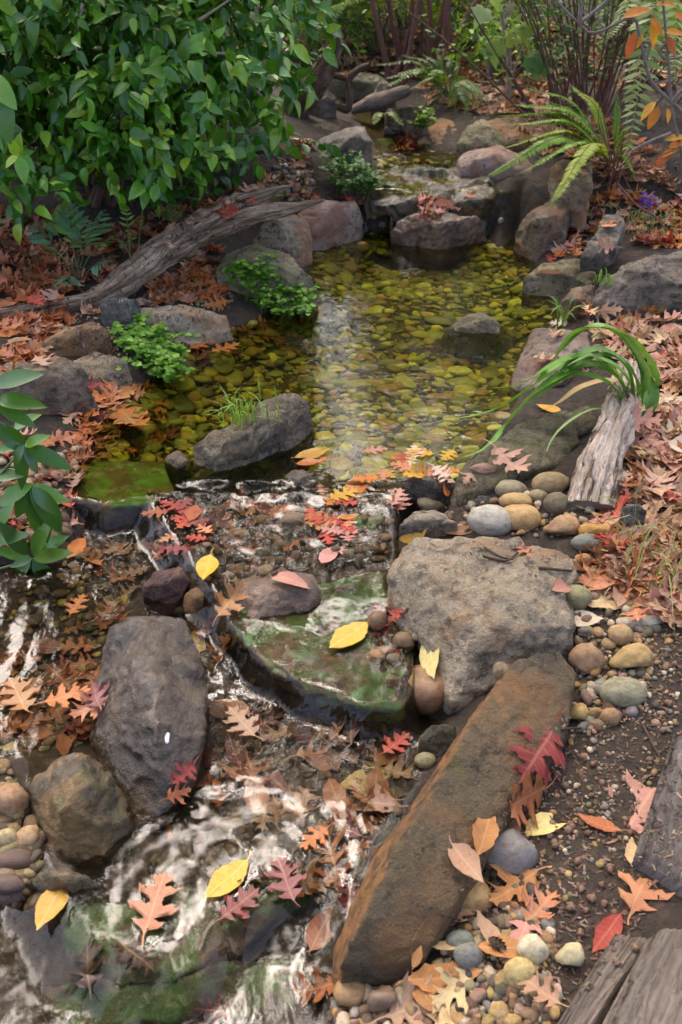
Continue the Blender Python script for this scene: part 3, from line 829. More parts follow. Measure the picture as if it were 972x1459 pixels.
def pathY(pts, y0, y1):
    u0, u1 = pts[0][0], pts[-1][0]
    return [P(u, v, y=y0 + (y1 - y0) * (u - u0) / (u1 - u0)) for u, v in pts]
p0 = cast(40, 462)[0]
y0 = p0.y - .08
pts = [(-60, 462), (15, 449), (70, 440), (120, 431), (165, 409), (205, 379), (255, 346), (315, 317), (370, 304), (420, 295), (462, 285)]
path = pathY(pts, y0, 3.6)
rad = [x * 2.85 / FPX for x in (8, 11, 12, 13, 17, 23, 25, 20, 13, 9, 2)]
a1 = log_mesh(path, rad, groove=.55, gf=1.6, gl=3.2, seed=1, lump=.32, n=170, seg=72)
fk = [P(270, 330, y=3.25), P(300, 312, y=3.32), P(340, 291, y=3.44), P(375, 277, y=3.53), P(418, 264, y=3.62)]
a2 = log_mesh(fk, [.03, .036, .033, .02, .003], groove=.6, gf=1.6, gl=6, seed=2, lump=.3, n=80, seg=40)
add_log('driftwood_log', [a1, a2], DRIFT, 'long weathered grey brown driftwood log with a split end, lying across the left bank', 'driftwood', path[2], ['driftwood_log', 'limb'])

p1 = cast(838, 722)[0]; p2 = cast(893, 560)[0]
st = [p2 + Vector((.0, .03, .07)), P(884, 590, z=p2.z + .07), P(868, 635, z=p2.z + .055), P(856, 672, z=p1.z + .05), P(842, 725, z=p1.z + .0)]
b1 = log_mesh(st, [.03, .04, .042, .046, .05], groove=.9, gf=2.0, gl=1.6, flat=.75, seed=5, lump=.28, n=110, seg=72, twist=.1)
add_log('driftwood_stump', [b1], STUMP, 'short bleached fibrous driftwood stump under the arching strap leaves', 'driftwood', st[2], ['driftwood_stump'])

def stick(name, pts, rpx, mat, label, cat, limbs=(), y=None, seg=12, names='limb', solid=False, **k):
    pc = []
    for q, r in [(pts, rpx)] + list(limbs):
        if y is None: pth = [cast(u, v)[0] + Vector((0, 0, .006)) for u, v in q]
        else: pth = [P(a[0], a[1], y=(y if len(a) == 2 else a[2])) for a in q]
        D = sum(p.y for p in pth) / len(pth) / CP * .92
        pc.append(log_mesh(pth, [x * D / FPX for x in r], seg=seg, n=14 * len(q), groove=.3, gf=1.5, gl=9, seed=len(pts), lump=.25, **k))
    base = pc[0][0][0]
    return add_log(name, pc, mat, label, cat, base, [name] + [names] * len(limbs), solid)
stick('dead_trunk', [(408, 172), (425, 150), (448, 122), (468, 88), (482, 52)], (17, 15, 13, 11, 4), BARK, 'leaning brown dead trunk at the far left of the stream, beside the glossy shrub', 'dead trunk', y=5.1, seg=24)
stick('fallen_branch', [(500, 158), (525, 148), (560, 136), (584, 127)], (4, 8, 7, 5), PALEB, 'pale bare fallen branch lying over the far stream below the fern', 'branch', y=5.4, seg=16)
stick('fallen_branch', [(452, 128), (462, 147), (482, 152), (496, 156), (499, 132), (496, 115), (510, 100), (527, 92)], (3, 4, 4, 4, 4, 4, 3.5, 3), BARK, 'twisted dark dead stick standing in the far stream', 'branch',
      limbs=[([(464, 108), (480, 108), (495, 113)], (3, 3.5, 3))], y=5.3, names='twig')

def plank(corners, mat, label, th=.06, rough=.004, jag=0.):
    cu = sum(c[0] for c in corners) / 4; cv = sum(c[1] for c in corners) / 4
    z = max(max(terrain_z(np.array([P(u, v, z=.15).x]), np.array([P(u, v, z=.15).y]))[0] for u, v in corners), 0) + .012
    q = [np.array(P(u, v, z=z)) for u, v in corners]     # near-left, near-right, far-right, far-left
    n, m = 60, 150
    s, t_ = np.meshgrid(np.linspace(0, 1, n), np.linspace(0, 1, m))
    end = jag * fbm(np.stack([s.ravel() * 9, np.zeros(s.size), np.full(s.size, cu)], 1), 3).reshape(s.shape)
    tt = t_ * (1 + end)
    g = ((1 - s) * (1 - tt))[..., None] * q[0] + (s * (1 - tt))[..., None] * q[1] + (s * tt)[..., None] * q[2] + ((1 - s) * tt)[..., None] * q[3]
    wid = np.linalg.norm(q[1] - q[0]); ln = np.linalg.norm(q[3] - q[0])
    uv = np.stack([s * wid * 1.4, tt * ln], -1)
    edge = np.minimum(np.minimum(s, 1 - s) * wid, np.minimum(t_, 1 - t_) * ln)
    nz = np.stack([(s * wid * 60).ravel(), (tt * ln * 5).ravel(), np.full(s.size, cu)], 1)
    g[..., 2] += rough * ridged(nz, 3).reshape(s.shape) - rough - .012 * (1 - sstep(edge, 0, .012)) - .02 * sstep(.5 * fbm(nz * .35 + 4, 2).reshape(s.shape), .28, .5)
    V = g.reshape(-1, 3); i = (np.arange(m - 1)[:, None] * n + np.arange(n - 1)[None]).ravel()
    F = np.stack([i, i + 1, i + n + 1, i + n], 1)
    rim = np.concatenate([np.arange(n), np.arange(1, m) * n + n - 1, (m - 1) * n + np.arange(n - 2, -1, -1), np.arange(m - 2, 0, -1) * n])
    B = V[rim].copy(); B[:, 2] -= th; k0 = len(V); r1 = np.roll(np.arange(len(rim)), -1)
    F = np.concatenate([F, np.stack([rim, k0 + np.arange(len(rim)), k0 + r1, rim[r1]], 1)])
    uv = np.concatenate([uv.reshape(-1, 2), uv.reshape(-1, 2)[rim] + [.03, .01]]); V = np.concatenate([V, B])
    base = (q[0] + q[1]) / 2
    o = link('timber_plank', mesh_np('timber_plank', V - base, F, uv=uv), mat, loc=base)
    tag(o, label, 'plank', 'weathered timbers in the soil', 'thing'); add_solid(V, F)
rebuild()
plank([(752, 1520), (842, 1475), (932, 1335), (880, 1322)], PLANK, 'narrow weathered grey timber edge piece in the bottom corner, nearest the slab', rough=.0022, jag=.03)
plank([(846, 1478), (1060, 1520), (1090, 1290), (930, 1322)], PLANK, 'wide cracked brown grey timber plank in the bottom corner beside the narrow timber', rough=.003, jag=.07)
plank([(905, 1215), (1030, 1290), (1075, 1060), (962, 1040)], PLANKD, 'dark weathered timber under the salmon oak leaf at the edge of the soil', rough=.0025, jag=.03)
rebuild()

# bird dropping on the long dark rock
lr = next(r_[0] for r_ in ROCKOBJ if 'dropping' in r_[0]['label'])
c, n, d, _w = cast(237, 1051); A_ = Acc()
for k, (dx, dy, r_) in enumerate([(0, 0, .008), (.006, .002, .006), (-.005, .003, .005), (.002, -.006, .005), (-.003, -.004, .004)]):
    V, F = (lambda b: (np.array([v.co[:] for v in b.verts]), np.array([[v.index for v in f.verts] for f in b.faces])))((lambda b: (bmesh.ops.create_icosphere(b, subdivisions=2, radius=1), b)[1])(bmesh.new()))
    m = frames(np.array([[1., 0, 0]]), np.array([tuple(n)]))[0] * np.array([r_, r_ * .8, .0022])
    A_.add(V @ m.T + np.array(c) + m[:, 0] * dx / r_ + m[:, 1] * dy / r_, F, (.8, .8, .76))
dp_ = link('dropping', A_.mesh('dropping', lr.location), plain_mat('chalky', (.78, .77, .72), .8, .2, 60), parent=lr)

# ================================================================== PEBBLES
def ico(sub):
    bm = bmesh.new(); bmesh.ops.create_icosphere(bm, subdivisions=sub, radius=1)
    V = np.array([v.co[:] for v in bm.verts]); F = np.array([[v.index for v in f.verts] for f in bm.faces]); bm.free()
    return V, F
def pebble_t(sub, seed, ang=.0):
    V, F = ico(sub); o = seed * 13.7
    if ang:          # broken stone: flats cut off the ball
        r = np.random.default_rng(seed)
        for _ in range(9):
            n = r.normal(size=3); n /= np.linalg.norm(n); d = r.uniform(.55, .85)
            k = V @ n; V = V - np.maximum(k - d, 0)[:, None] * n
    V = V * (1 + .16 * fbm(V * .9 + o, 2) + (.05 if ang else .02) * fbm(V * 3 + o, 2))[:, None]
    s = np.sign(V) * np.abs(V) ** .92
    return s, F
PT = [pebble_t(3, i) for i in range(6)] + [pebble_t(3, 20 + i, 1.) for i in range(3)]
PTL = [pebble_t(2, i) for i in range(6)] + [pebble_t(2, 20 + i, 1.) for i in range(2)]
PEB = pebble_mat('pebble', False, 0.05); PEBW = pebble_mat('pebble_wet', False, .8)
PEBA = pebble_mat('pebble_bed', True, .35); PEBS = pebble_mat('pebble_small', True, 0.05)
PM = [[mesh_np('pebble', *t_) for t_ in PT] for _ in range(2)]
for a_, m_ in zip(PM, (PEB, PEBW)):
    for me in a_: me.materials.append(m_)
def word_of(c):
    r, g, b = c; L = (r + g + b) / 3
    if r / (b + .01) > 4.2 and r > .28 and g > .6 * r: return 'olive yellow'
    if r / (b + .01) > 3.2: return 'golden' if g > .55 * r else 'orange brown'
    if L > .38: return 'cream'
    if L < .12: return 'dark brown' if r > 1.3 * b else 'dark grey'
    if r > 1.75 * b: return 'tan' if L > .22 else 'brown' if r > 1.25 * g else 'olive'
    if r > 1.25 * g: return 'pinkish'
    return 'grey'
def add_pebble(p, n, r, c, kind=None, wet=False, label=None, u=0, v=0, yaw=None, name='pebble', sub=False):
    k = random.randrange(6) if kind is None else kind
    o = link(name, PM[1 if wet else 0][k])
    yw = random.uniform(0, 6.28) if yaw is None else yaw
    q = Vector((0, 0, 1)).rotation_difference(n.lerp(Vector((0, 0, 1)), .4).normalized())
    o.rotation_mode = 'QUATERNION'; o.rotation_quaternion = q @ Quaternion((0, 0, 1), yw)
    o.scale = r; o.location = p; o.color = (*c, 1)
    tag(o, label, 'pebble' if max(r) < .035 else 'cobble', 'pebbles in the pool' if sub else 'loose pebbles and cobbles')
    THINGS.append(dict(o=o, noun='pebble' if max(r) < .035 else 'cobble', adj=word_of(c), u=u, v=v, label=label, size=max(r), where='in the water' if sub else 'lying'))
    return o
COB = [(602, 984, 44, 33, (.30, .17, .085), 0, 1, 'smooth glossy brown cobble under the pale yellow leaf'), (373, 687, 16, 18, (.075, .085, .06), 1, 1, 'dark green smooth cobble under the poolside rock'),
 (615, 717, 20, 12, (.42, .32, .17), 2, 0, 'round speckled tan cobble above the cream rock'), (700, 742, 34, 22, (.42, .39, .31), 3, 0, 'pale grey flat cobble behind the large tan boulder'),
 (742, 738, 31, 21, (.46, .30, .125), 4, 0, 'plump golden tan cobble at the back edge of the large tan boulder'), (735, 714, 24, 12, (.46, .32, .13), 5, 0, None), (728, 697, 22, 13, (.31, .27, .16), 0, 0, None),
 (786, 688, 27, 16, (.27, .20, .10), 1, 0, None), (769, 706, 13, 9, (.33, .27, .14), 2, 0, None), (794, 718, 19, 16, (.17, .14, .085), 3, 0, None), (801, 750, 26, 18, (.38, .235, .115), 7, 0, 'broken layered golden brown stone beside the plump golden cobble'),
 (853, 758, 28, 15, (.50, .25, .04), 6, 1, 'wet looking golden orange stone on the right bank'), (837, 774, 22, 13, (.21, .21, .165), 5, 0, 'smooth grey green oval pebble below the golden orange stone'),
 (831, 798, 13, 11, (.46, .23, .085), 6, 0, None), (823, 852, 20, 17, (.25, .23, .115), 0, 0, None), (890, 987, 32, 20, (.26, .24, .145), 1, 0, 'olive grey oval cobble on the dark soil'), (885, 905, 17, 15, (.42, .28, .13), 2, 0, None),
 (900, 938, 30, 20, (.40, .27, .105), 7, 0, 'rough golden brown stone behind the olive grey cobble'), (870, 1022, 14, 13, (.33, .2, .095), 4, 0, None), (838, 940, 24, 22, (.32, .2, .105), 8, 0, None), (848, 1008, 10, 22, (.36, .23, .09), 6, 0, None),
 (822, 1016, 16, 14, (.42, .29, .10), 7, 0, None), (727, 1219, 38, 30, (.21, .19, .17), 8, 0, 'grey two toned cobble with a tan cap beside the slab'), (673, 1278, 27, 22, (.46, .30, .12), 4, 0, 'golden tan round cobble beside the slab foot'),
 (740, 1389, 20, 20, (.52, .40, .16), 3, 0, None), (715, 952, 14, 17, (.50, .38, .22), 5, 0, None), (16, 1142, 22, 25, (.34, .205, .11), 0, 0, None), (10, 1192, 14, 21, (.42, .34, .18), 2, 0, None), (36, 1194, 19, 16, (.40, .27, .15), 7, 0, None), (57, 1192, 9, 12, (.2, .12, .07), 1, 0, None),
 (16, 1226, 30, 15, (.11, .06, .035), 4, 1, None), (10, 1262, 22, 12, (.1, .06, .04), 2, 1, None), (606, 1084, 15, 11, (.24, .21, .10), 3, 1, None), (538, 884, 15, 16, (.19, .11, .05), 1, 1, None), (576, 913, 16, 18, (.2, .12, .055), 4, 1, None), (536, 936, 13, 10, (.27, .15, .05), 0, 1, None), (562, 940, 11, 9, (.13, .1, .05), 2, 1, None),
 (254, 868, 15, 8, (.17, .155, .10), 5, 1, 'flat olive pebble on top of the long dark rock'), (384, 690, 9, 13, (.15, .1, .07), 8, 1, None), (349, 690, 9, 7, (.36, .17, .06), 6, 0, None), (690, 668, 18, 8, (.3, .18, .12), 8, 0, None), (898, 888, 18, 9, (.45, .38, .27), 1, 0, None), (925, 886, 17, 9, (.42, .39, .30), 3, 0, None), (760, 1355, 20, 22, (.6, .52, .33), 8, 0, 'angular cream stone under the pink oak leaf'), (812, 1360, 18, 22, (.56, .48, .26), 7, 0, 'knobbly pale cream stone near the timber'),
 (500, 1415, 22, 18, (.36, .22, .09), 0, 1, None), (545, 1428, 20, 20, (.24, .16, .1), 6, 1, None), (667, 1365, 18, 16, (.2, .2, .17), 2, 0, None), (655, 1342, 18, 13, (.2, .22, .18), 3, 0, None), (520, 690, 16, 11, (.3, .2, .1), 1, 1, None), (418, 742, 20, 12, (.16, .1, .05), 0, 1, None), (340, 762, 16, 10, (.25, .15, .06), 4, 1, None), (372, 742, 15, 9, (.2, .14, .06), 2, 1, None)]
for u, v, hw, hh, c, k, wet, lab in COB:
    h, n, dist, _ = cast(u, v + hh * .75)
    D = dist * .985
    rx = hw * D / FPX; ev = math.asin(min(1, max(.1, (CAM_Z - h.z) / dist)))
    hv = hh * D / FPX; ry = rx * .85
    if hv < rx * .85: ry = hv * 1.05
    rz = max(.45 * rx, min(1.1 * rx, math.sqrt(max(1e-6, hv * hv - (ry * math.sin(ev)) ** 2)) / math.cos(ev)))
    p = h + Vector((0, ry * .55, rz * .5))
    add_pebble(p, Vector((0, 0, 1)), (rx, ry, rz), c, k, wet, lab, u, v, yaw=random.uniform(-.15, .15))
PB = dict(tan=(.30, .20, .10), gold=(.38, .24, .09), grey=(.20, .185, .15), brown=(.20, .12, .065), brown2=(.14, .085, .05), cream=(.45, .37, .25), pink=(.27, .17, .12), olive=(.19, .165, .09), dark=(.085, .07, .05))
PW = dict(a=(.31, .28, .035), b=(.20, .20, .03), c=(.46, .43, .07), d=(.13, .125, .028), e=(.30, .17, .03), f=(.075, .075, .022), g=(.38, .34, .05), h=(.17, .18, .03), i=(.24, .15, .04), j=(.15, .12, .03))
CANDP = []
def scatter_peb(poly, n, rmin, rmax, pal, flat=.6, sub=None, sink=.2, big=1.):
    keys = list(pal.values())
    for _ in range(n):
        u, v = rand_px(poly)
        h, nn, d, _w = cast(u, v)
        if h is None or nn.z < .35: continue
        if flat != .6 and _S.bvh.ray_cast(CAMP, ray(u, v).normalized())[2] >= len(TF): continue
        sm = submerged(h)
        if sub is not None and sm != sub: continue
        r = rmin * (rmax / rmin) ** (random.random() ** big)
        sx = r * random.uniform(.85, 1.2); sy = r * random.uniform(.6, .95); sz = r * random.uniform(.75, 1.1) * flat
        CANDP.append((r * FPX / d, u, v, h + nn * sz * (1 - 2 * sink) * .6, nn, (sx, sy, sz), jit(random.choice(keys)), sm))
POOL = [(190, 570), (270, 500), (440, 425), (450, 365), (530, 335), (690, 335), (750, 380), (790, 450), (760, 520), (700, 620), (640, 690), (450, 680), (250, 690), (130, 660)]
scatter_peb(POOL, 5600, .006, .034, PW, .34, True, big=1.9)
scatter_peb(POOL, 90, .034, .06, PW, .3, True, big=1.5)
scatter_peb([(450, 365), (530, 335), (700, 335), (760, 400), (600, 430), (450, 420)], 1300, .010, .034, PW, .34, True, big=1.6)
scatter_peb([(-20, 870), (110, 790), (220, 760), (160, 900), (120, 1060), (0, 1080)], 420, .006, .02, {'d': (.09, .08, .02), 'f': (.05, .045, .015), 'e': (.10, .06, .025), 'h': (.06, .04, .02), 'i': (.13, .08, .03), 'a': (.22, .17, .03)}, .5, None, big=1.7)
scatter_peb([(290, 900), (330, 960), (440, 1000), (590, 1050), (560, 1190), (470, 1290), (200, 1260), (300, 1100)], 500, .006, .017, {'d': (.05, .038, .014), 'e': (.07, .042, .018), 'f': (.03, .022, .012), 'g': (.10, .07, .03)}, .5, True)
scatter_peb([(210, 700), (560, 690), (550, 800), (300, 830)], 380, .007, .02, {'d': (.06, .04, .02), 'e': (.11, .06, .025), 'f': (.04, .026, .016), 'g': (.16, .10, .05)}, .6, None)
scatter_peb([(530, 225), (690, 235), (690, 268), (545, 262)], 160, .012, .03, {**PW, 'h': (.3, .16, .08)}, .5)
scatter_peb([(800, 800), (845, 790), (935, 850), (940, 930), (900, 1020), (830, 1050), (815, 1000), (825, 930), (812, 870)], 520, .004, .016, PB, .75, False, sink=.28, big=1.5)
scatter_peb([(560, 1408), (620, 1372), (690, 1230), (760, 1250), (790, 1330), (800, 1440), (770, 1470), (470, 1470), (475, 1410)], 1150, .003, .0135, PB, .75, False, sink=.3, big=1.7)
scatter_peb([(570, 700), (720, 690), (860, 680), (890, 770), (820, 770), (700, 760), (560, 760)], 260, .005, .014, PB, .75, False)
scatter_peb([(230, 410), (330, 395), (335, 440), (250, 440), (150, 440)], 160, .006, .016, PB, .7, False)
scatter_peb([(100, 425), (330, 400), (150, 520), (0, 470)], 120, .004, .010, {'c': PB['cream'], 'p': PB['pink']}, .5, False)
scatter_peb([(740, 1030), (900, 960), (960, 1060), (880, 1220), (790, 1320), (700, 1250), (780, 1080)], 420, .0025, .008, PB, .7, False, big=1.6)
scatter_peb([(860, 780), (972, 700), (972, 1060), (900, 1010), (930, 880)], 250, .003, .009, PB, .7, False, big=1.6)
scatter_peb([(640, 250), (700, 270), (720, 330), (660, 330), (640, 280)], 50, .01, .025, PB, .7)
scatter_peb([(0, 1080), (60, 1150), (60, 1300), (0, 1300)], 160, .008, .022, {'a': (.10, .07, .035), 'b': (.18, .125, .06), 'c': (.26, .19, .09)}, .7)
scatter_peb([(0, 640), (110, 640), (105, 760), (0, 790)], 170, .008, .022, {'p': (.24, .16, .09), 'b': (.13, .085, .05), 'c': (.32, .23, .14)}, .7, False)
scatter_peb([(400, 215), (450, 260), (430, 300), (380, 260)], 120, .008, .02, PB, .7, False)
CANDP.sort(key=lambda c: -c[0])
dry = [c for c in CANDP if not c[7]]; wetp = [c for c in CANDP if c[7]]
one = dry[:125] + wetp[:110]; ids = {id(c) for c in one}
for c in one:
    add_pebble(c[3], c[4], c[5], c[6], random.choice([0, 1, 2, 3, 4, 5, 5, 6, 7]), c[7], None, c[1], c[2], sub=c[7])
def mass(cands, name, mat, label=None):
    A = Acc()
    for k, T in enumerate(PTL):
        sel = [c for i, c in enumerate(cands) if i % len(PTL) == k]
        if not sel: continue
        N = np.array([tuple(c[4].lerp(Vector((0, 0, 1)), .4)) for c in sel]); yw = RNG.uniform(0, 6.28, len(sel))
        Fm = frames(np.stack([np.cos(yw), np.sin(yw), 0 * yw], 1), N)
        Fm = Fm * np.array([c[5] for c in sel])[:, None, :]
        A.inst(T, Fm, np.array([tuple(c[3]) for c in sel]), np.array([c[6] for c in sel]))
    o = link(name, A.mesh(name), mat); tag(o, label, kind='stuff'); return o
rest = [c for c in CANDP if id(c) not in ids]
mass([c for c in rest if c[7]], 'pool_gravel', PEBA, 'olive yellow gravel covering the bed under the water')
mass([c for c in rest if not c[7]], 'bank_gravel', PEBS, 'fine mixed gravel between the cobbles on the bank')

# ================================================================== FALLEN LEAVES
def strip_leaf(out, mids, curl=(0, 0, 0), seed=0, wob=.02, fold=.0, stalk=.25, roll=0.):
    """half outline + matching points on the midrib -> V,F of a whole leaf of length 1 along y"""
    out = np.array(out, float); mids = np.array(mids, float); n = len(out)
    r = np.random.default_rng(seed)
    rows = []
    for sgn in (-1, 1):
        o = out.copy(); o[:, 0] *= r.uniform(.88, 1.1); o += r.normal(size=o.shape) * .012 * (o[:, :1] > .02)
        m = np.stack([np.zeros(n), mids], 1)
        a = m + (o - m) * .33; b = m + (o - m) * .68
        rows.append([np.stack([sgn * q[:, 0], q[:, 1]], 1) for q in (a, b, o)])
    V2 = [np.stack([np.zeros(n), mids], 1)] + rows[0] + rows[1]
    V = np.concatenate(V2); V = np.concatenate([V, np.zeros((len(V), 1))], 1)
    F = []
    i = np.arange(n - 1)
    def q(a, b, flip):
        f = np.stack([a * n + i, a * n + i + 1, b * n + i + 1, b * n + i], 1)
        return f[:, ::-1] if flip else f
    F = np.concatenate([q(0, 1, False), q(1, 2, False), q(2, 3, False), q(0, 4, True), q(4, 5, True), q(5, 6, True)])
    x, y = V[:, 0].copy(), V[:, 1].copy()
    c1, c2, tw = curl
    V[:, 2] = c1 * x * x + c2 * (y - .45) ** 2 + tw * x * (y - .5) + fold * np.abs(x)
    V[:, 2] += wob * fbm(np.stack([x * 2.3, y * 2.3, np.full(len(x), seed * 3.1)], 1), 2)
    if roll:   # lobes curl up towards their tips
        e = np.clip(np.abs(x) - .12, 0, 1); V[:, 2] += roll * e ** 1.4
        V[:, 0] -= np.sign(x) * .35 * abs(roll) * e ** 2
    if stalk:
        s0 = len(V); yy = np.array([0.03, -stalk * .5, -stalk]); zz = np.interp(yy, [-stalk, .03], [.05 + .1 * r.random(), V[0, 2] + .004])
        xx = np.array([0, .02, .06]) * r.choice([-1, 1]); w = .011
        S = []
        for a, b, c in zip(xx, yy, zz): S += [[a - w, b, c], [a + w, b, c]]
        V = np.concatenate([V, S]); F = np.concatenate([F, [[s0, s0 + 1, s0 + 3, s0 + 2], [s0 + 2, s0 + 3, s0 + 5, s0 + 4]]])
    V[:, 1] -= .45
    return V, F
OAK = [(.012, .0), (.05, .07), (.15, .11), (.25, .20), (.16, .20), (.065, .235), (.16, .30), (.33, .33), (.42, .46), (.31, .43), (.27, .50), (.15, .44), (.07, .49), (.15, .57), (.27, .63), (.35, .76), (.23, .70), (.17, .755), (.075, .715), (.075, .79), (.16, .86), (.18, .93), (.06, .885), (.0, 1.0)]
OAKM = [.0, .04, .06, .09, .13, .19, .21, .23, .27, .31, .35, .38, .43, .45, .49, .54, .58, .63, .66, .72, .78, .83, .88, 1.0]
OAK2 = [(.012, .0), (.06, .10), (.20, .16), (.31, .29), (.18, .25), (.08, .30), (.19, .40), (.40, .50), (.46, .64), (.34, .57), (.26, .62), (.12, .53), (.085, .60), (.16, .71), (.31, .85), (.20, .80), (.09, .76), (.08, .84), (.13, .92), (.05, .92), (.0, 1.0)]
OAK2M = [.0, .05, .08, .13, .17, .24, .27, .31, .36, .40, .44, .47, .53, .57, .63, .68, .72, .79, .84, .90, 1.0]
def oval(w, p=.8, tip=1.25):
    t_ = np.linspace(0, 1, 15); x = w * np.sin(np.pi * t_ ** p) ** .85 * (1 - .25 * t_ ** 3) ; x[0] = .012; x[-1] = 0
    return np.stack([x, t_], 1), t_
LT = {'oak': [], 'oval': []}
for k in range(10):
    o_, m_ = (OAK, OAKM) if k % 3 != 2 else (OAK2, OAK2M)
    r = np.random.default_rng(k)
    LT['oak'].append(strip_leaf(o_, m_, (r.uniform(-.7, 1.0), r.uniform(-.8, .6), r.uniform(-.8, .8)), k, .09, r.uniform(-.05, .25), roll=r.uniform(.1, .95) if k > 2 else .08))
for k in range(7):
    r = np.random.default_rng(50 + k); o_, m_ = oval(r.uniform(.2, .27), r.uniform(.8, 1.0))
    LT['oval'].append(strip_leaf(o_, m_, (r.uniform(.3, 1.6) if k > 1 else .2, r.uniform(-.5, .3) if k > 1 else .05, r.uniform(-.4, .4)), k, .04, .05, stalk=.13))
# flat copies for leaves that lie on water
for k in range(3):
    LT['oak'].append(strip_leaf(OAK, OAKM, (.05, .03, .03), 90 + k, .02, .02, stalk=.2))
LEAFD = leaf_mat('fallen_leaf', False, .6, 0., .15, .45, .35, .5, 1.6)
LEAFW = leaf_mat('wet_fallen_leaf', False, .32, .08, .1, .5, .35, .5, 1.6, spec=.35)
LEAFL = leaf_mat('leaf_litter', True, .62, 0., .15, .4, 0, .3, 9.)
LM = {}
for kind, ts in LT.items():
    for wet in (0, 1):
        LM[kind, wet] = [mesh_np(kind + '_leaf', *t_) for t_ in ts]
        for me in LM[kind, wet]: me.materials.append(LEAFW if wet else LEAFD)
CL = dict(tan=(.46, .27, .155), pinktan=(.52, .31, .21), pink=(.52, .25, .18), salmon=(.52, .21, .10), rust=(.38, .12, .04), orange=(.52, .165, .03), orangebrown=(.42, .19, .055), brown=(.25, .115, .05), darkbrown=(.12, .05, .028),
          red=(.40, .055, .03), darkred=(.20, .025, .02), yellow=(.72, .46, .04), gold=(.58, .31, .03), paleyellow=(.74, .58, .22), cream=(.70, .56, .40), straw=(.58, .42, .2), wine=(.24, .06, .055))
CW = dict(tan='tan', pinktan='pinkish tan', pink='pink', salmon='salmon', rust='rust brown', orange='orange', orangebrown='orange brown', brown='brown', darkbrown='dark brown', red='red', darkred='dark red', yellow='bright yellow', gold='deep yellow', paleyellow='pale yellow', cream='cream', straw='straw coloured', wine='wine red')

def leaf_at(c, n, ydir, length, kind, var, col, wet, label, u, v, where='lying', group='fallen leaves'):
    me = LM[kind, wet][var % len(LM[kind, wet])]
    o = link(kind + '_leaf', me)
    m = frames(np.array([ydir]), np.array([tuple(n)]))[0]
    o.rotation_mode = 'QUATERNION'; o.rotation_quaternion = Matrix(m.tolist()).to_quaternion()
    o.scale = (length,) * 3; o.location = c + n * .004
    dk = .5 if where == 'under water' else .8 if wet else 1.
    o.color = (*[x * dk for x in jit(CL[col], .08)], 1)
    tag(o, label, 'leaf', group)
    THINGS.append(dict(o=o, noun='oak leaf' if kind == 'oak' else 'oval leaf', adj=CW[col], u=u, v=v, label=label, size=length, where=where))
    return o
def hero(ub, vb, ut, vt, kind, col, var=0, mode='solid', wet=0, tilt=0., label=None, lift=0.):
    """leaf from its stalk end to its tip"""
    u, v = (ub + ut) / 2, (vb + vt) / 2
    c, n, d, isw = cast(u, v, mode)
    if not isw: n = n.lerp(Vector((0, 0, 1)), .35).normalized()
    def hit(a, b):
        r = ray(a, b); k = (c - CAMP).dot(n) / r.dot(n); return CAMP + r * k
    B, T = hit(ub, vb), hit(ut, vt)
    y = T - B; L = min(y.length, 1.45 * d * math.hypot(ub - ut, vb - vt) / FPX)
    if isw and not wet: wet = 1
    return leaf_at(c + n * (.003 + lift), n, tuple(y.normalized()), L, kind, var, col, wet, label, u, v, 'floating' if isw else 'under water' if submerged(c) else 'lying')
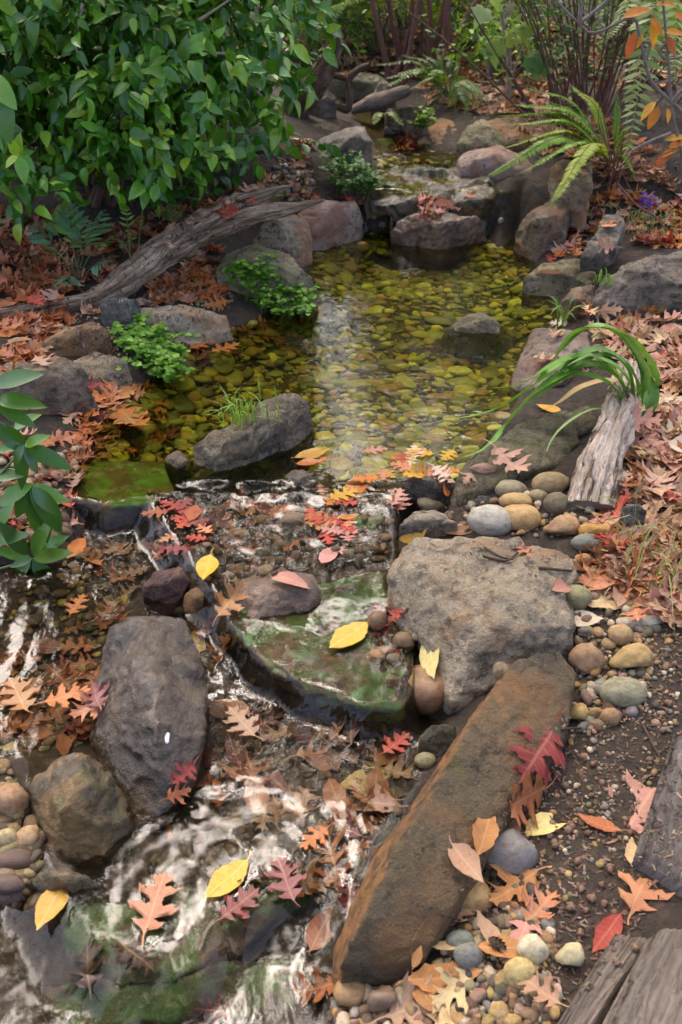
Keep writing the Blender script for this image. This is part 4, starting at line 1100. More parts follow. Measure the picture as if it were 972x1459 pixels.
HERO = [
 (527, 888, 472, 926, 'oval', 'yellow', 0, 'water', 0, 'bright yellow oval leaf stuck on the running water of the mossy slab'),
 (611, 905, 622, 966, 'oval', 'paleyellow', 1, 'solid', 0, 'pale yellow oval leaf standing on the smooth brown cobble'),
 (357, 1226, 296, 1281, 'oval', 'yellow', 0, 'water', 0, 'bright yellow oval leaf floating on the calm water at bottom'),
 (94, 1256, 56, 1326, 'oval', 'gold', 1, 'water', 0, 'deep yellow oval leaf floating below the rounded blackish boulder'),
 (302, 790, 290, 830, 'oval', 'yellow', 1, 'water', 0, 'round yellow leaf on the cascade above the reddish rock'),
 (418, 656, 468, 644, 'oval', 'gold', 0, 'water', 0, 'upper of two deep yellow leaves beside the poolside rock'),
 (420, 664, 456, 660, 'oval', 'orange', 1, 'water', 0, 'lower orange yellow leaf of the pair beside the poolside rock'),
 (509, 676, 507, 717, 'oval', 'orange', 1, 'water', 0, 'bright orange oval leaf at the lip of the pool'),
 (612, 755, 566, 780, 'oval', 'gold', 0, 'solid', 0, 'yellow oval leaf with brown spots at the boulder top'),
 (622, 762, 682, 758, 'oval', 'brown', 3, 'solid', 0, 'dark brown oval leaf between the cream rock and the boulder'),
 (268, 894, 288, 936, 'oval', 'yellow', 2, 'solid', 1, 'yellow oval leaf caught beside the long dark rock'),
 (742, 1190, 808, 1165, 'oval', 'paleyellow', 2, 'solid', 0, 'pale yellow oval leaf on the soil beside the slab'),
 (572, 1404, 682, 1390, 'oval', 'orangebrown', 3, 'solid', 0, 'large orange brown oval leaf at the foot of the slab'),
 (586, 1380, 598, 1348, 'oval', 'orangebrown', 4, 'solid', 0, None),
 (798, 884, 857, 885, 'oval', 'cream', 1, 'solid', 0, 'white oval leaf lying on the cobbles beside the boulder'),
 (910, 852, 828, 862, 'oval', 'straw', 4, 'solid', 0, 'straw coloured curled oval leaf above the white leaf'),
 (970, 826, 890, 838, 'oval', 'orangebrown', 3, 'solid', 0, 'large orange brown folded leaf at the right edge'),
 (780, 842, 814, 832, 'oval', 'pink', 2, 'solid', 0, 'small pink oval leaf on the right shoulder of the boulder'),
 (886, 1302, 846, 1356, 'oval', 'red', 4, 'solid', 0, 'red brown pointed oval leaf on the timber edge'),
 (886, 1192, 824, 1168, 'oval', 'rust', 3, 'solid', 0, 'rust brown curled oval leaf beside the big pink oak leaf'),
 (680, 1222, 700, 1158, 'oval', 'orangebrown', 5, 'solid', 0, 'orange brown oval leaf leaning against the slab'),
 (898, 1238, 900, 1200, 'oval', 'straw', 3, 'solid', 0, None),
 (480, 1126, 562, 1104, 'oval', 'paleyellow', 0, 'solid', 1, 'pale yellow leaf drifting against the slab under water'),
 (384, 822, 440, 836, 'oval', 'pink', 2, 'solid', 0, 'pink brown oval leaf lying across the flat brown wet rock'),
 (757, 397, 802, 392, 'oval', 'pink', 1, 'solid', 0, 'pink oval leaf on top of the flat grey boulder'),
 (735, 478, 768, 472, 'oval', 'gold', 1, 'solid', 1, 'yellow oval leaf under water near the shore slab'),
 (800, 590, 765, 580, 'oval', 'gold', 1, 'solid', 0, 'golden oval leaf on the flat slab below the strap leaves'),
 (884, 1196, 944, 1108, 'oak', 'pink', 0, 'solid', 0, 'large pink oak leaf on the dark soil above the timbers'),
 (896, 1308, 930, 1232, 'oak', 'salmon', 2, 'solid', 0, 'salmon oak leaf lying on the dark timber'),
 (770, 1118, 712, 1160, 'oak', 'rust', 1, 'solid', 0, 'rust brown oak leaf right of the long slab'),
 (790, 1032, 745, 1110, 'oak', 'darkred', 3, 'solid', 0, 'dark red oak leaf hanging on the right end of the slab'),
 (205, 1338, 236, 1246, 'oak', 'salmon', 10, 'water', 0, 'salmon red oak leaf floating over the mossy ledge at bottom left'),
 (312, 1316, 368, 1270, 'oak', 'darkred', 11, 'water', 0, 'dark red oak leaf on the water beside the floating yellow leaf'),
 (770, 1246, 700, 1290, 'oak', 'orangebrown', 5, 'solid', 0, 'orange brown curled oak leaf beside the golden tan cobble'),
 (748, 1322, 792, 1272, 'oak', 'salmon', 4, 'solid', 0, 'salmon curled oak leaf leaning on the orange brown one'),
 (758, 1300, 726, 1380, 'oak', 'pink', 2, 'solid', 0, 'pink oak leaf lying on the gravel near the cream stone'),
 (488, 1402, 416, 1420, 'oak', 'orange', 4, 'solid', 0, 'orange oak leaf at the bottom of the long slab'),
 (545, 1452, 645, 1424, 'oak', 'tan', 6, 'solid', 0, 'tan oak leaf at the bottom edge below the slab'),
 (420, 1290, 396, 1226, 'oak', 'wine', 12, 'water', 1, None),
 (365, 1054, 328, 1012, 'oak', 'tan', 10, 'water', 0, 'tan oak leaf in the rapids right of the long dark rock'),
 (310, 884, 348, 832, 'oak', 'orangebrown', 1, 'solid', 1, 'orange brown oak leaf hanging from the flat brown wet rock'),
 (760, 800, 728, 772, 'oak', 'salmon', 3, 'solid', 0, 'small salmon oak leaf on top of the large tan boulder'),
 (312, 950, 330, 898, 'oak', 'orange', 6, 'solid', 1, None), (286, 918, 304, 880, 'oak', 'red', 7, 'solid', 1, None), (700, 640, 748, 680, 'oak', 'pinktan', 1, 'solid', 0, 'pale pink oak leaf on the dark slate beside the flat slab'),
 (838, 446, 886, 440, 'oak', 'tan', 2, 'solid', 0, 'small tan oak leaf on the large cracked grey boulder'), (866, 800, 905, 770, 'oak', 'salmon', 5, 'solid', 0, None), (845, 812, 880, 788, 'oak', 'tan', 4, 'solid', 0, None),
 (895, 745, 850, 705, 'oak', 'red', 7, 'solid', 0, 'deep red curled oak leaf at the foot of the driftwood stump'), (545, 1078, 582, 1048, 'oak', 'red', 11, 'water', 1, None), (500, 1070, 545, 1062, 'oak', 'wine', 3, 'solid', 1, None),
 (60, 1005, 130, 985, 'oak', 'orange', 10, 'water', 0, None), (95, 1040, 68, 985, 'oak', 'salmon', 11, 'solid', 1, None), (40, 1018, 15, 970, 'oak', 'orangebrown', 12, 'water', 0, None), (30, 1040, 80, 1060, 'oak', 'darkred', 3, 'solid', 1, None), (0, 990, 50, 980, 'oak', 'salmon', 2, 'solid', 1, None),
 (100, 880, 120, 850, 'oak', 'orange', 10, 'water', 0, None), (90, 905, 125, 890, 'oak', 'orangebrown', 12, 'solid', 1, None), (545, 888, 535, 866, 'oak', 'red', 5, 'solid', 1, None), (470, 1180, 430, 1210, 'oak', 'orange', 11, 'water', 0, None), (540, 1160, 470, 1175, 'oak', 'orangebrown', 10, 'solid', 1, None), (510, 1140, 530, 1190, 'oak', 'salmon', 12, 'solid', 1, None),
 (210, 610, 165, 585, 'oak', 'orange', 10, 'water', 0, None), (235, 580, 195, 560, 'oak', 'orange', 11, 'solid', 1, None), (160, 575, 195, 610, 'oak', 'orangebrown', 12, 'water', 0, None), (150, 620, 190, 600, 'oak', 'orange', 10, 'solid', 1, None), (225, 625, 190, 640, 'oak', 'orange', 2, 'solid', 1, None), (140, 590, 165, 560, 'oak', 'salmon', 1, 'solid', 0, None),
 (270, 500, 305, 485, 'oak', 'orange', 10, 'water', 0, None), (300, 505, 340, 492, 'oak', 'orange', 11, 'water', 0, None), (335, 480, 370, 470, 'oak', 'salmon', 2, 'solid', 1, None), (400, 500, 440, 492, 'oak', 'orange', 12, 'solid', 1, None), (510, 440, 550, 425, 'oak', 'orange', 10, 'solid', 1, None), (530, 445, 500, 425, 'oak', 'rust', 11, 'solid', 1, None), (490, 430, 525, 418, 'oak', 'orange', 12, 'solid', 1, None),
]
for h in HERO:
    hero(*h[:7], mode=h[7], wet=h[8], label=h[9])
SEQ = []
def unit_(a): return a / np.linalg.norm(a, axis=1, keepdims=True)
TANS = ['tan', 'pinktan', 'pinktan', 'pink', 'tan', 'pinktan', 'straw', 'tan', 'cream', 'brown', 'pink', 'rust', 'orangebrown', 'red', 'tan', 'straw']
REDS = ['red', 'salmon', 'pink', 'orange', 'darkred', 'rust', 'tan', 'salmon', 'orange']
LEFTS = ['pinktan', 'salmon', 'rust', 'orange', 'orangebrown', 'tan', 'salmon', 'rust']
DARKS = ['rust', 'brown', 'darkbrown', 'tan', 'salmon', 'rust', 'pinktan', 'red', 'brown']
def scatter_leaf(poly, n, lo, hi, pal, mode='solid', wet=0, oval=.12, tilt=.35, rockok=False):
    for _ in range(n):
        u, v = rand_px(poly)
        c, nn, d, isw = cast(u, v, mode)
        if c is None or nn.z < .3: continue
        if not rockok and not wet and not isw and random.random() < .88 and _S.bvh.ray_cast(CAMP, ray(u, v).normalized())[2] >= len(TF): continue
        L = random.uniform(lo, hi)
        w_ = wet or isw or submerged(c)
        kind = 'oval' if random.random() < oval else 'oak'
        if isw: nn = Vector((0, 0, 1)); tl = .04
        else: nn = nn.lerp(Vector((0, 0, 1)), .4); tl = tilt
        nn = (nn + Vector((random.gauss(0, tl), random.gauss(0, tl), 0))).normalized()
        a = random.uniform(0, 6.28)
        var = random.choice([10, 11, 12]) if (isw and kind == 'oak') else random.randrange(10)
        SEQ.append((L * FPX / d, u, v, c + nn * random.uniform(.002, .016 if not isw else .003), nn, (math.cos(a), math.sin(a), 0), L, kind, var, random.choice(pal), 1 if w_ else 0, 'floating' if isw else 'under water' if submerged(c) else 'lying'))
RB = [(845, 480), (930, 440), (985, 440), (985, 900), (940, 870), (880, 830), (850, 780), (880, 700), (900, 620), (870, 540)]
scatter_leaf(RB, 300, .07, .13, TANS)
scatter_leaf([(820, 800), (972, 740), (972, 880), (900, 880)], 40, .07, .12, ['tan', 'pinktan', 'orangebrown', 'salmon'], oval=.3)
scatter_leaf([(760, 320), (830, 270), (985, 280), (985, 350), (860, 360), (790, 380)], 170, .06, .11, REDS + ['tan', 'pinktan'])
scatter_leaf([(700, 470), (850, 440), (860, 520), (800, 560)], 12, .05, .09, TANS, rockok=True)
scatter_leaf([(0, 400), (110, 440), (60, 520), (0, 540)], 110, .07, .115, LEFTS)
scatter_leaf([(-10, 300), (180, 330), (160, 410), (60, 440), (-10, 420)], 190, .07, .115, DARKS + ['rust', 'salmon'])
scatter_leaf([(150, 330), (340, 270), (380, 240), (400, 290), (280, 320), (200, 400)], 150, .06, .11, DARKS)
scatter_leaf([(200, 420), (310, 350), (330, 400), (310, 440), (230, 440)], 110, .06, .10, LEFTS + ['red', 'orange'])
scatter_leaf([(130, 550), (250, 555), (240, 640), (120, 660), (90, 690)], 60, .06, .10, ['orange', 'rust', 'darkred', 'orangebrown', 'orange'], 'solid', 1)
scatter_leaf([(270, 490), (440, 440), (450, 480), (280, 520)], 26, .05, .09, ['orange', 'orange', 'rust'], 'solid', 1)
scatter_leaf([(440, 655), (520, 640), (640, 640), (650, 690), (580, 715), (540, 740), (470, 745)], 28, .05, .09, ['red', 'pink', 'orange', 'gold', 'salmon', 'salmon', 'cream'], 'water', 1, oval=.2)
scatter_leaf([(430, 720), (500, 740), (490, 800), (430, 790)], 12, .05, .09, ['salmon', 'red', 'pink', 'orangebrown'], 'water', 1)
scatter_leaf([(215, 700), (300, 710), (290, 780), (220, 790)], 15, .05, .08, ['red', 'salmon', 'wine', 'rust'], 'water', 1)
scatter_leaf([(290, 710), (450, 715), (450, 800), (330, 810)], 30, .05, .09, ['wine', 'rust', 'orange', 'brown', 'salmon'], 'solid', 1, oval=.3)
scatter_leaf([(290, 960), (430, 1010), (590, 1060), (560, 1150), (400, 1200), (300, 1130)], 46, .06, .10, ['rust', 'orangebrown', 'wine', 'salmon', 'tan', 'brown'], 'solid', 1, oval=.3, tilt=.1)
scatter_leaf([(440, 1180), (560, 1120), (500, 1290), (420, 1280)], 9, .06, .10, ['rust', 'wine', 'orangebrown', 'darkred'], 'solid', 1, tilt=.1)
scatter_leaf([(0, 940), (150, 900), (140, 1060), (0, 1080)], 32, .06, .10, ['orange', 'orangebrown', 'rust', 'salmon', 'wine'], 'solid', 1, tilt=.12)
scatter_leaf([(100, 780), (290, 770), (190, 880), (90, 900)], 16, .05, .09, ['orangebrown', 'orange', 'tan'], 'solid', 1, tilt=.12)
scatter_leaf([(280, 1080), (310, 1040), (320, 1150), (230, 1190), (200, 1190)], 10, .05, .08, ['rust', 'darkred', 'orange'], 'solid', 1)
scatter_leaf([(260, 1230), (480, 1260), (440, 1440), (100, 1440), (150, 1260)], 6, .06, .10, ['wine', 'rust', 'darkbrown'], 'solid', 1)
scatter_leaf([(560, 195), (605, 200), (600, 216), (560, 216)], 26, .06, .1, ['red', 'orange', 'red'], 'solid', 1)
scatter_leaf([(600, 285), (670, 280), (670, 305), (600, 310)], 26, .06, .1, ['wine', 'salmon', 'brown', 'pink'], 'solid', 1)
scatter_leaf([(400, 270), (540, 290), (540, 315), (410, 290)], 22, .06, .1, ['red', 'rust', 'darkred'])
scatter_leaf([(650, 1030), (790, 1090), (720, 1240), (660, 1340), (620, 1320)], 14, .06, .1, ['rust', 'orangebrown', 'tan', 'salmon'], oval=.4)
scatter_leaf([(560, 1400), (640, 1290), (800, 1420), (760, 1459), (480, 1470)], 9, .05, .09, ['tan', 'orangebrown', 'straw', 'rust'], oval=.6)
scatter_leaf([(540, 850), (600, 880), (570, 940), (530, 930)], 7, .04, .07, ['red', 'rust', 'darkred'], 'solid', 1)
scatter_leaf([(680, 640), (760, 640), (740, 700), (640, 700)], 16, .04, .08, ['rust', 'salmon', 'tan', 'pink'])
scatter_leaf([(560, 100), (700, 90), (820, 130), (930, 220), (960, 270), (820, 240), (700, 165), (620, 150)], 420, .06, .12, ['tan', 'brown', 'rust', 'orangebrown', 'pinktan', 'brown'])
scatter_leaf([(380, 60), (972, 30), (972, 130), (560, 110), (420, 120)], 420, .07, .13, ['tan', 'brown', 'rust', 'orangebrown', 'brown', 'straw'])
scatter_leaf([(395, 200), (445, 190), (440, 300), (390, 260)], 40, .05, .1, ['tan', 'brown', 'rust'])
scatter_leaf([(130, 440), (240, 420), (200, 460), (60, 480)], 16, .05, .09, ['pinktan', 'salmon', 'cream'])
scatter_leaf([(0, 620), (120, 640), (105, 745), (0, 780)], 34, .06, .1, ['rust', 'brown', 'pinktan', 'orangebrown', 'red'])
scatter_leaf([(100, 590), (200, 640), (120, 700), (60, 690), (60, 620)], 20, .05, .09, ['pinktan', 'salmon', 'rust'])
SEQ.sort(key=lambda s: -s[0])
n_oak = sum(1 for t_ in THINGS if t_['noun'] == 'oak leaf'); A = Acc()
for s in SEQ:
    # only well-seen leaves in the open frame become single objects
    if s[0] > 33 and n_oak < 285 and 0 < s[1] < 972 and 0 < s[2] < 1459:
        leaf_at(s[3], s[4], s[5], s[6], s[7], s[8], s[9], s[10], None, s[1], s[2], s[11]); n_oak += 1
    else:
        T = LT[s[7]][s[8] % len(LT[s[7]])]
        m = frames(np.array([s[5]]), np.array([tuple(s[4])])) * s[6]
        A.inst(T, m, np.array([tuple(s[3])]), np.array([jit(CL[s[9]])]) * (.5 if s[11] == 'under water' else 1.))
for _ in range(5200):      # the litter goes on beyond the frame
    x, y = random.uniform(-5, 5), random.uniform(-1.5, 10)
    h = _S.bvh.ray_cast(Vector((x, y, 6)), Vector((0, 0, -1)))
    if h[0] is None or h[1].z < .5: continue
    q = to_px(h[0])
    if (-40 < q[0] < 1012 and -40 < q[1] < 1500 and q[2] > .3) or submerged(h[0]) or (x < .2 and -1.6 < x and y < 2): continue
    a = random.uniform(0, 6.28); T = LT['oak'][random.randrange(10)]
    A.inst(T, frames(np.array([[math.cos(a), math.sin(a), 0]]), unit_(np.array([tuple(h[1])]) + RNG.normal(size=(1, 3)) * .25)) * random.uniform(.07, .12), np.array([tuple(h[0] + Vector((0, 0, .01)))]), np.array([jit(CL[random.choice(TANS + DARKS)])]))
o = link('leaf_litter', A.mesh('leaf_litter'), LEAFL); tag(o, 'mixed brown and tan fallen leaves covering the ground further back', kind='stuff')

# bark chips, crumbs and bits on the soil
CH = [np.array([[-1, -.4, 0], [1, -.3, .1], [.8, .4, 0], [-.9, .35, .12]], float)]
A = Acc(); L_, M_, C_ = [], [], []
def chips(poly, n, lo, hi, cols):
    for _ in range(n):
        u, v = rand_px(poly); c, nn, d, _w = cast(u, v)
        if c is None or submerged(c): continue
        nn = (nn + Vector((random.gauss(0, .35), random.gauss(0, .35), 0))).normalized(); a = random.uniform(0, 6.28)
        s = random.uniform(lo, hi); m = frames(np.array([[math.cos(a), math.sin(a), 0]]), np.array([tuple(nn)]))[0] * np.array([s, s * random.uniform(.5, 1.2), s])
        L_.append(tuple(c + nn * .002)); M_.append(m); C_.append(jit(random.choice(cols), .3))
CC = [(.15, .095, .06), (.08, .05, .03), (.26, .18, .12), (.04, .028, .02), (.18, .11, .065)]
chips([(640, 1300), (780, 1040), (972, 900), (972, 1250), (830, 1420), (740, 1459)], 1900, .002, .006, CC)
chips([(840, 780), (972, 460), (972, 960), (900, 930)], 700, .003, .007, CC)
chips([(60, 480), (180, 420), (330, 440), (150, 520)], 420, .003, .008, CC + [(.5, .38, .3), (.45, .3, .24)])
chips([(660, 770), (810, 790), (790, 825), (680, 812)], 90, .002, .005, CC)
chips([(580, 690), (700, 690), (690, 730), (600, 730)], 120, .002, .004, [(.33, .17, .11), (.25, .14, .09)])
chips([(0, 400), (380, 250), (300, 420), (60, 460)], 700, .004, .009, CC)
chips([(560, 100), (972, 60), (972, 260), (760, 240)], 700, .005, .012, CC)
A.inst((CH[0], np.array([[0, 1, 2, 3]])), np.array(M_), np.array(L_), np.array(C_))
o = link('bark_chips', A.mesh('bark_chips', smooth=False), plain_mat('bark_chip', None, .85, .4, 60, attr=True)); tag(o, 'fine brown bark crumbs strewn over the bare soil', kind='stuff')

# acorns, cone, twigs
def lathe(prof, seg=14):
    a = np.linspace(0, 2 * np.pi, seg, endpoint=False); n = len(prof)
    V = np.array([[r * np.cos(t_), r * np.sin(t_), z] for r, z in prof for t_ in a]); i = np.arange(n - 1)[:, None] * seg; j = np.arange(seg)[None]
    return V, np.stack([i + j, i + (j + 1) % seg, i + seg + (j + 1) % seg, i + seg + j], -1).reshape(-1, 4)
NUT = lathe([(.001, -1), (.35, -.93), (.7, -.6), (.85, -.1), (.82, .35), (.0, .4)]); CAPT = lathe([(.9, .22), (1.0, .3), (.98, .5), (.72, .78), (.3, .92), (.12, .95), (.1, 1.15), (.0, 1.16)])
NUTM = mesh_np('nut', *NUT); NUTM.materials.append(plain_mat('acorn_nut', (.17, .085, .05), .4, .4, 3))
CAPM = mesh_np('cap', *CAPT); CAPM.materials.append(plain_mat('acorn_cap', (.24, .15, .09), .85, .5, 9))
AC = [(806, 1120), (793, 1108), (846, 1092), (858, 1118), (815, 1180), (825, 1230), (836, 1300), (842, 1282), (812, 1296), (856, 1262), (870, 1240), (790, 1205), (838, 1188), (812, 1186), (742, 1150), (875, 1302), (826, 1330), (861, 1290), (900, 1190), (951, 1003), (962, 948), (945, 1042), (875, 1370), (905, 1352)]
for u, v in AC:
    c, n, d, _w = cast(u, v)
    s = random.uniform(.0055, .0078)
    e = empty('acorn', c + n * s * .8, None, 'acorn', 'acorns on the soil')
    e.rotation_euler = (R(random.uniform(60, 110)), random.uniform(-.4, .4), random.uniform(0, 6.28)); e.scale = (s, s, s * 1.1)
    link('nut', NUTM, parent=e)
    if random.random() < .6: link('cap', CAPM, parent=e)
    THINGS.append(dict(o=e, noun='acorn', adj='brown', u=u, v=v, label=None, size=s, where='lying'))
c, n, d, _w = cast(703, 1352); A = Acc()
sc_t = (np.array([[-.5, 0, 0], [.5, 0, 0], [.62, .7, .12], [.0, 1.05, .3], [-.62, .7, .12]]), np.array([[0, 1, 2, 3], [0, 3, 4, 4]]))
mm, ll, cc = [], [], []
for i in range(70):
    t_ = i / 70; a = i * 2.399; r = .9 * math.sin(math.pi * (.12 + .8 * t_)) ; y = np.array([math.cos(a), math.sin(a), .45 + .5 * t_])
    mm.append(frames(np.array([y]), np.array([[0, 0, 1.]]))[0] * .0085); ll.append([.008 * r * math.cos(a), .008 * r * math.sin(a), -.012 + .026 * t_]); cc.append(jit((.13, .085, .06), .3))
A.inst(sc_t, np.array(mm), np.array(ll), np.array(cc))
o = link('pine_cone', A.mesh('pine_cone', smooth=False), plain_mat('cone', None, .8, .4, 60, attr=True), loc=c + Vector((0, 0, .015))); o.rotation_euler = (1.2, .3, .6)
tag(o, 'small dark open cone on the gravel beside the pink oak leaf', 'cone')
TW = [([(688, 795), (720, 802), (738, 790)], 'short dark twig lying on the large tan boulder'), ([(690, 783), (712, 796), (730, 800)], 'thin twig crossing another twig on the boulder'), ([(768, 812), (800, 815), (835, 818), (850, 818)], 'straight thin twig at the right shoulder of the boulder'),
      ([(680, 1432), (700, 1400), (722, 1370)], 'thin dark twig on the gravel below the cone'), ([(628, 1305), (665, 1318), (690, 1330)], 'twig lying from the slab foot to the cone'), ([(915, 1035), (930, 1065), (948, 1095)], 'pale dry stem on the dark soil at right'),
      ([(800, 1042), (830, 1040), (850, 1038)], 'short twig beside the right end of the slab'), ([(905, 870), (940, 878), (972, 884)], 'thin twig above the bare soil at the right edge'), ([(640, 440), (620, 452)], None)]
for pts, lab in TW:
    if lab: stick('twig', pts, [2.6, 2.3, 1.8, 1.5], BARK, lab, 'twig')

# ================================================================== LIVING PLANTS
def lens(w=.24, fold=.12, droop=.25, n=6):
    t_ = np.linspace(0, 1, n); x = w * np.sin(np.pi * t_ ** .8) ** .8; x[0] = .02; x[-1] = .003
    V = []
    for a, b in zip(t_, x):
        z = -droop * a * a
        V += [[-b, a, z + fold * b * 2], [0, a, z], [b, a, z + fold * b * 2]]
    F = []
    for i in range(n - 1):
        k = i * 3; F += [[k, k + 1, k + 4, k + 3], [k + 1, k + 2, k + 5, k + 4]]
    return np.array(V), np.array(F)
LEAF1, LEAF2, LEAF3 = lens(.25, .18, .25), lens(.22, .1, .1), lens(.28, .3, .4)
ROUND = lens(.42, .1, .1, 5); PINNA = lens(.13, .0, .12, 4); LOBE = lens(.125, .05, .2, 5); SLIM = lens(.12, .15, .3, 4)
GLOSSY = leaf_mat('glossy_leaf', True, .36, .15, .18, .1, 0, .15, 12., spec=.5)
SHINY = leaf_mat('shiny_leaf', True, .3, .12, .08, .1, 0, .12, 12., spec=.6)
SOFT = leaf_mat('soft_leaf', True, .5, 0., .35, .15, 0, .15, 12.)
GRASSM = leaf_mat('grass_blade', True, .45, 0., .3, .25, 0, .1, 14.)
STEMG = plain_mat('green_stem', (.09, .13, .035), .5, .3, 40)
STEMB = plain_mat('brown_stem', (.13, .07, .045), .75, .5, 40)
STEMR = plain_mat('reddish_stem', (.18, .075, .05), .7, .5, 40)
STEMP = plain_mat('pale_stem', (.36, .29, .21), .8, .5, 30)
GREYB = plain_mat('grey_bark', (.20, .165, .14), .75, .6, 40)

def rnd(n): return RNG.normal(size=(n, 3))
def unit(a): return a / (np.linalg.norm(a, axis=-1, keepdims=True) + 1e-9)
def pal(cols, n, k=.2):
    c = np.array(cols)[RNG.integers(0, len(cols), n)]
    return np.clip(c * (1 + RNG.uniform(-k, k, (n, 1))) * (1 + RNG.uniform(-.08, .08, (n, 3))), .003, .9)
def stem(path, r0, r1, mat, root, name='stem', seg=7, n=24):
    c = spline(path, n); V, F, uv = tube(c, np.linspace(r0, r1, n), seg)
    return link(name, mesh_np(name, V - np.array(root.location), F), mat, parent=root)
def foliage(A, root, mat, name='foliage'):
    return link(name, A.mesh(name, root.location), mat, parent=root)

def sprays(A, lobes, n_twig, per, twig, leaf, cols, tm, down=.35, twigs=None, out_only=True):
    """leafy twigs spread through a set of lobes (centre, radii)"""
    vol = np.array([r[0] * r[2] + r[0] * r[1] for c, r in lobes]); vol = vol / vol.sum()
    which = RNG.choice(len(lobes), n_twig, p=vol)
    C = np.array([tuple(c) for c, r in lobes])[which]; Rr = np.array([r for c, r in lobes])[which]
    d = unit(rnd(n_twig)); d[:, 2] = np.where(d[:, 2] < -.5, -d[:, 2], d[:, 2])
    rad = RNG.uniform(.45, 1.08, (n_twig, 1))
    p = C + d * Rr * rad
    td = unit(d + .5 * rnd(n_twig) + np.array([0, 0, -down]))
    for k in range(per):
        f = (k + .5) / per
        pos = p + td * twig * f + np.array([0, 0, -down * .5 * twig * f * f])
        side = unit(np.cross(td, rnd(n_twig)))
        yd = unit(td * .55 + side * .8 + np.array([0, 0, -down * .8]))
        nn = unit(np.array([0, -.25, .75]) + .45 * d + .45 * rnd(n_twig))
        s = leaf * RNG.uniform(.65, 1.2, n_twig)
        M_ = frames(yd, nn) * s[:, None, None]
        A.inst(tm[k % len(tm)], M_, pos, pal(cols, n_twig))
    return p, td

# ---- big glossy shrub at upper left
sb = cast(150, 345)[0] + Vector((-.1, .35, 0))
root = empty('camellia_shrub', sb, 'large dark green glossy leaved shrub overhanging the left bank', 'shrub')
def lob(u, v, y, *r): return (P(u, v, y=y), np.array(r if len(r) == 3 else (r[0],) * 3))
LB = [lob(60, 90, 3.75, .42, .45, .36), lob(220, 100, 3.65, .40, .40, .32), lob(350, 70, 3.95, .26, .35, .32), lob(40, 215, 3.45, .30, .3, .20), lob(215, 185, 3.5, .26, .3, .16), lob(340, 150, 3.8, .17, .25, .16),
      lob(-120, 120, 3.6, .5, .5, .45), lob(120, -60, 3.9, .6, .6, .4), lob(300, -50, 4.2, .42, .5, .35), lob(140, 235, 3.6, .25, .25, .12)]
A = Acc()
G1 = [(.04, .16, .008), (.055, .20, .010), (.08, .25, .014), (.13, .33, .02), (.26, .45, .035), (.05, .165, .012)]
tp, td_ = sprays(A, LB, 1250, 6, .14, .071, G1, [LEAF1, LEAF2, LEAF3])
LB2 = [lob(60, 290, 4.3, .5, .3, .28), lob(230, 250, 4.3, .5, .3, .25), lob(-100, 280, 4.2, .5, .4, .3), lob(340, 215, 4.5, .3, .3, .2)]  # low back foliage added to block light and darken the ground below
sprays(A, LB2, 260, 6, .16, .08, G1[:2], [LEAF1, LEAF3])
LBK = [(c + Vector((0, .75, .1)), r * 1.05) for c, r in LB[:9]]
sprays(A, LBK, 420, 6, .16, .085, G1[:3], [LEAF1, LEAF3])
foliage(A, root, GLOSSY)
for k in range(8):
    tgt = LB[k % len(LB)][0] + Vector((random.uniform(-.1, .1), .1, 0))
    b = sb + Vector((random.uniform(-.12, .12), random.uniform(-.1, .1), -.02)); mid = b.lerp(tgt, .5) + Vector((random.uniform(-.1, .1), 0, .12))
    stem([b, mid, tgt], .018, .005, STEMB, root)
for q in ([(305, 76), (325, 78), (338, 95), (330, 150), (322, 190)], [(330, 100), (355, 120), (385, 150), (405, 175)], [(118, 5), (108, 60), (118, 90), (150, 140)], [(282, 30), (300, 18), (318, 6), (340, -10)]):
    stem([P(u, v, y=3.3 + .001 * u) for u, v in q], .006, .003, PALEB if False else STEMP, root, 'bare_twig', 6)

# ---- glossy sprig that reaches in at the left edge, near the camera
def leafy(name, label, cat, base, leaves, stems, y, cols, mat, tm, w=1., stemmat=STEMG, group=None, sr=.004):
    root = empty(name, base, label, cat, group)
    for k, (ub, vb, ut, vt, *dy) in enumerate(leaves):
        yb = y + (dy[0] if dy else 0); yt = yb + (dy[1] if len(dy) > 1 else -.02)
        B, T = P(ub, vb, y=yb), P(ut, vt, y=yt); d = T - B; L = d.length
        nn = Vector((random.uniform(-.35, .35), -.55, .8)); m = frames(np.array([tuple(d)]), np.array([tuple(nn)]))[0]
        V, F = tm[k % len(tm)]; V = V * L; V[:, 0] *= w
        me = mesh_np('leaf', (V @ m.T) + np.array(B) - np.array(base), F, col=np.array(jit(cols[k % len(cols)], .15)))
        o = link('leaf', me, mat, parent=root)
    for s in stems:
        stem([P(u, v, y=y) if not isinstance(u, Vector) else u for u, v in s], sr, sr * .6, stemmat, root)
    return root
bb = cast(-60, 800)[0]
BIG = [lens(.21, .07, .14, 9), lens(.22, .1, .26, 9), lens(.2, .05, .08, 9)]
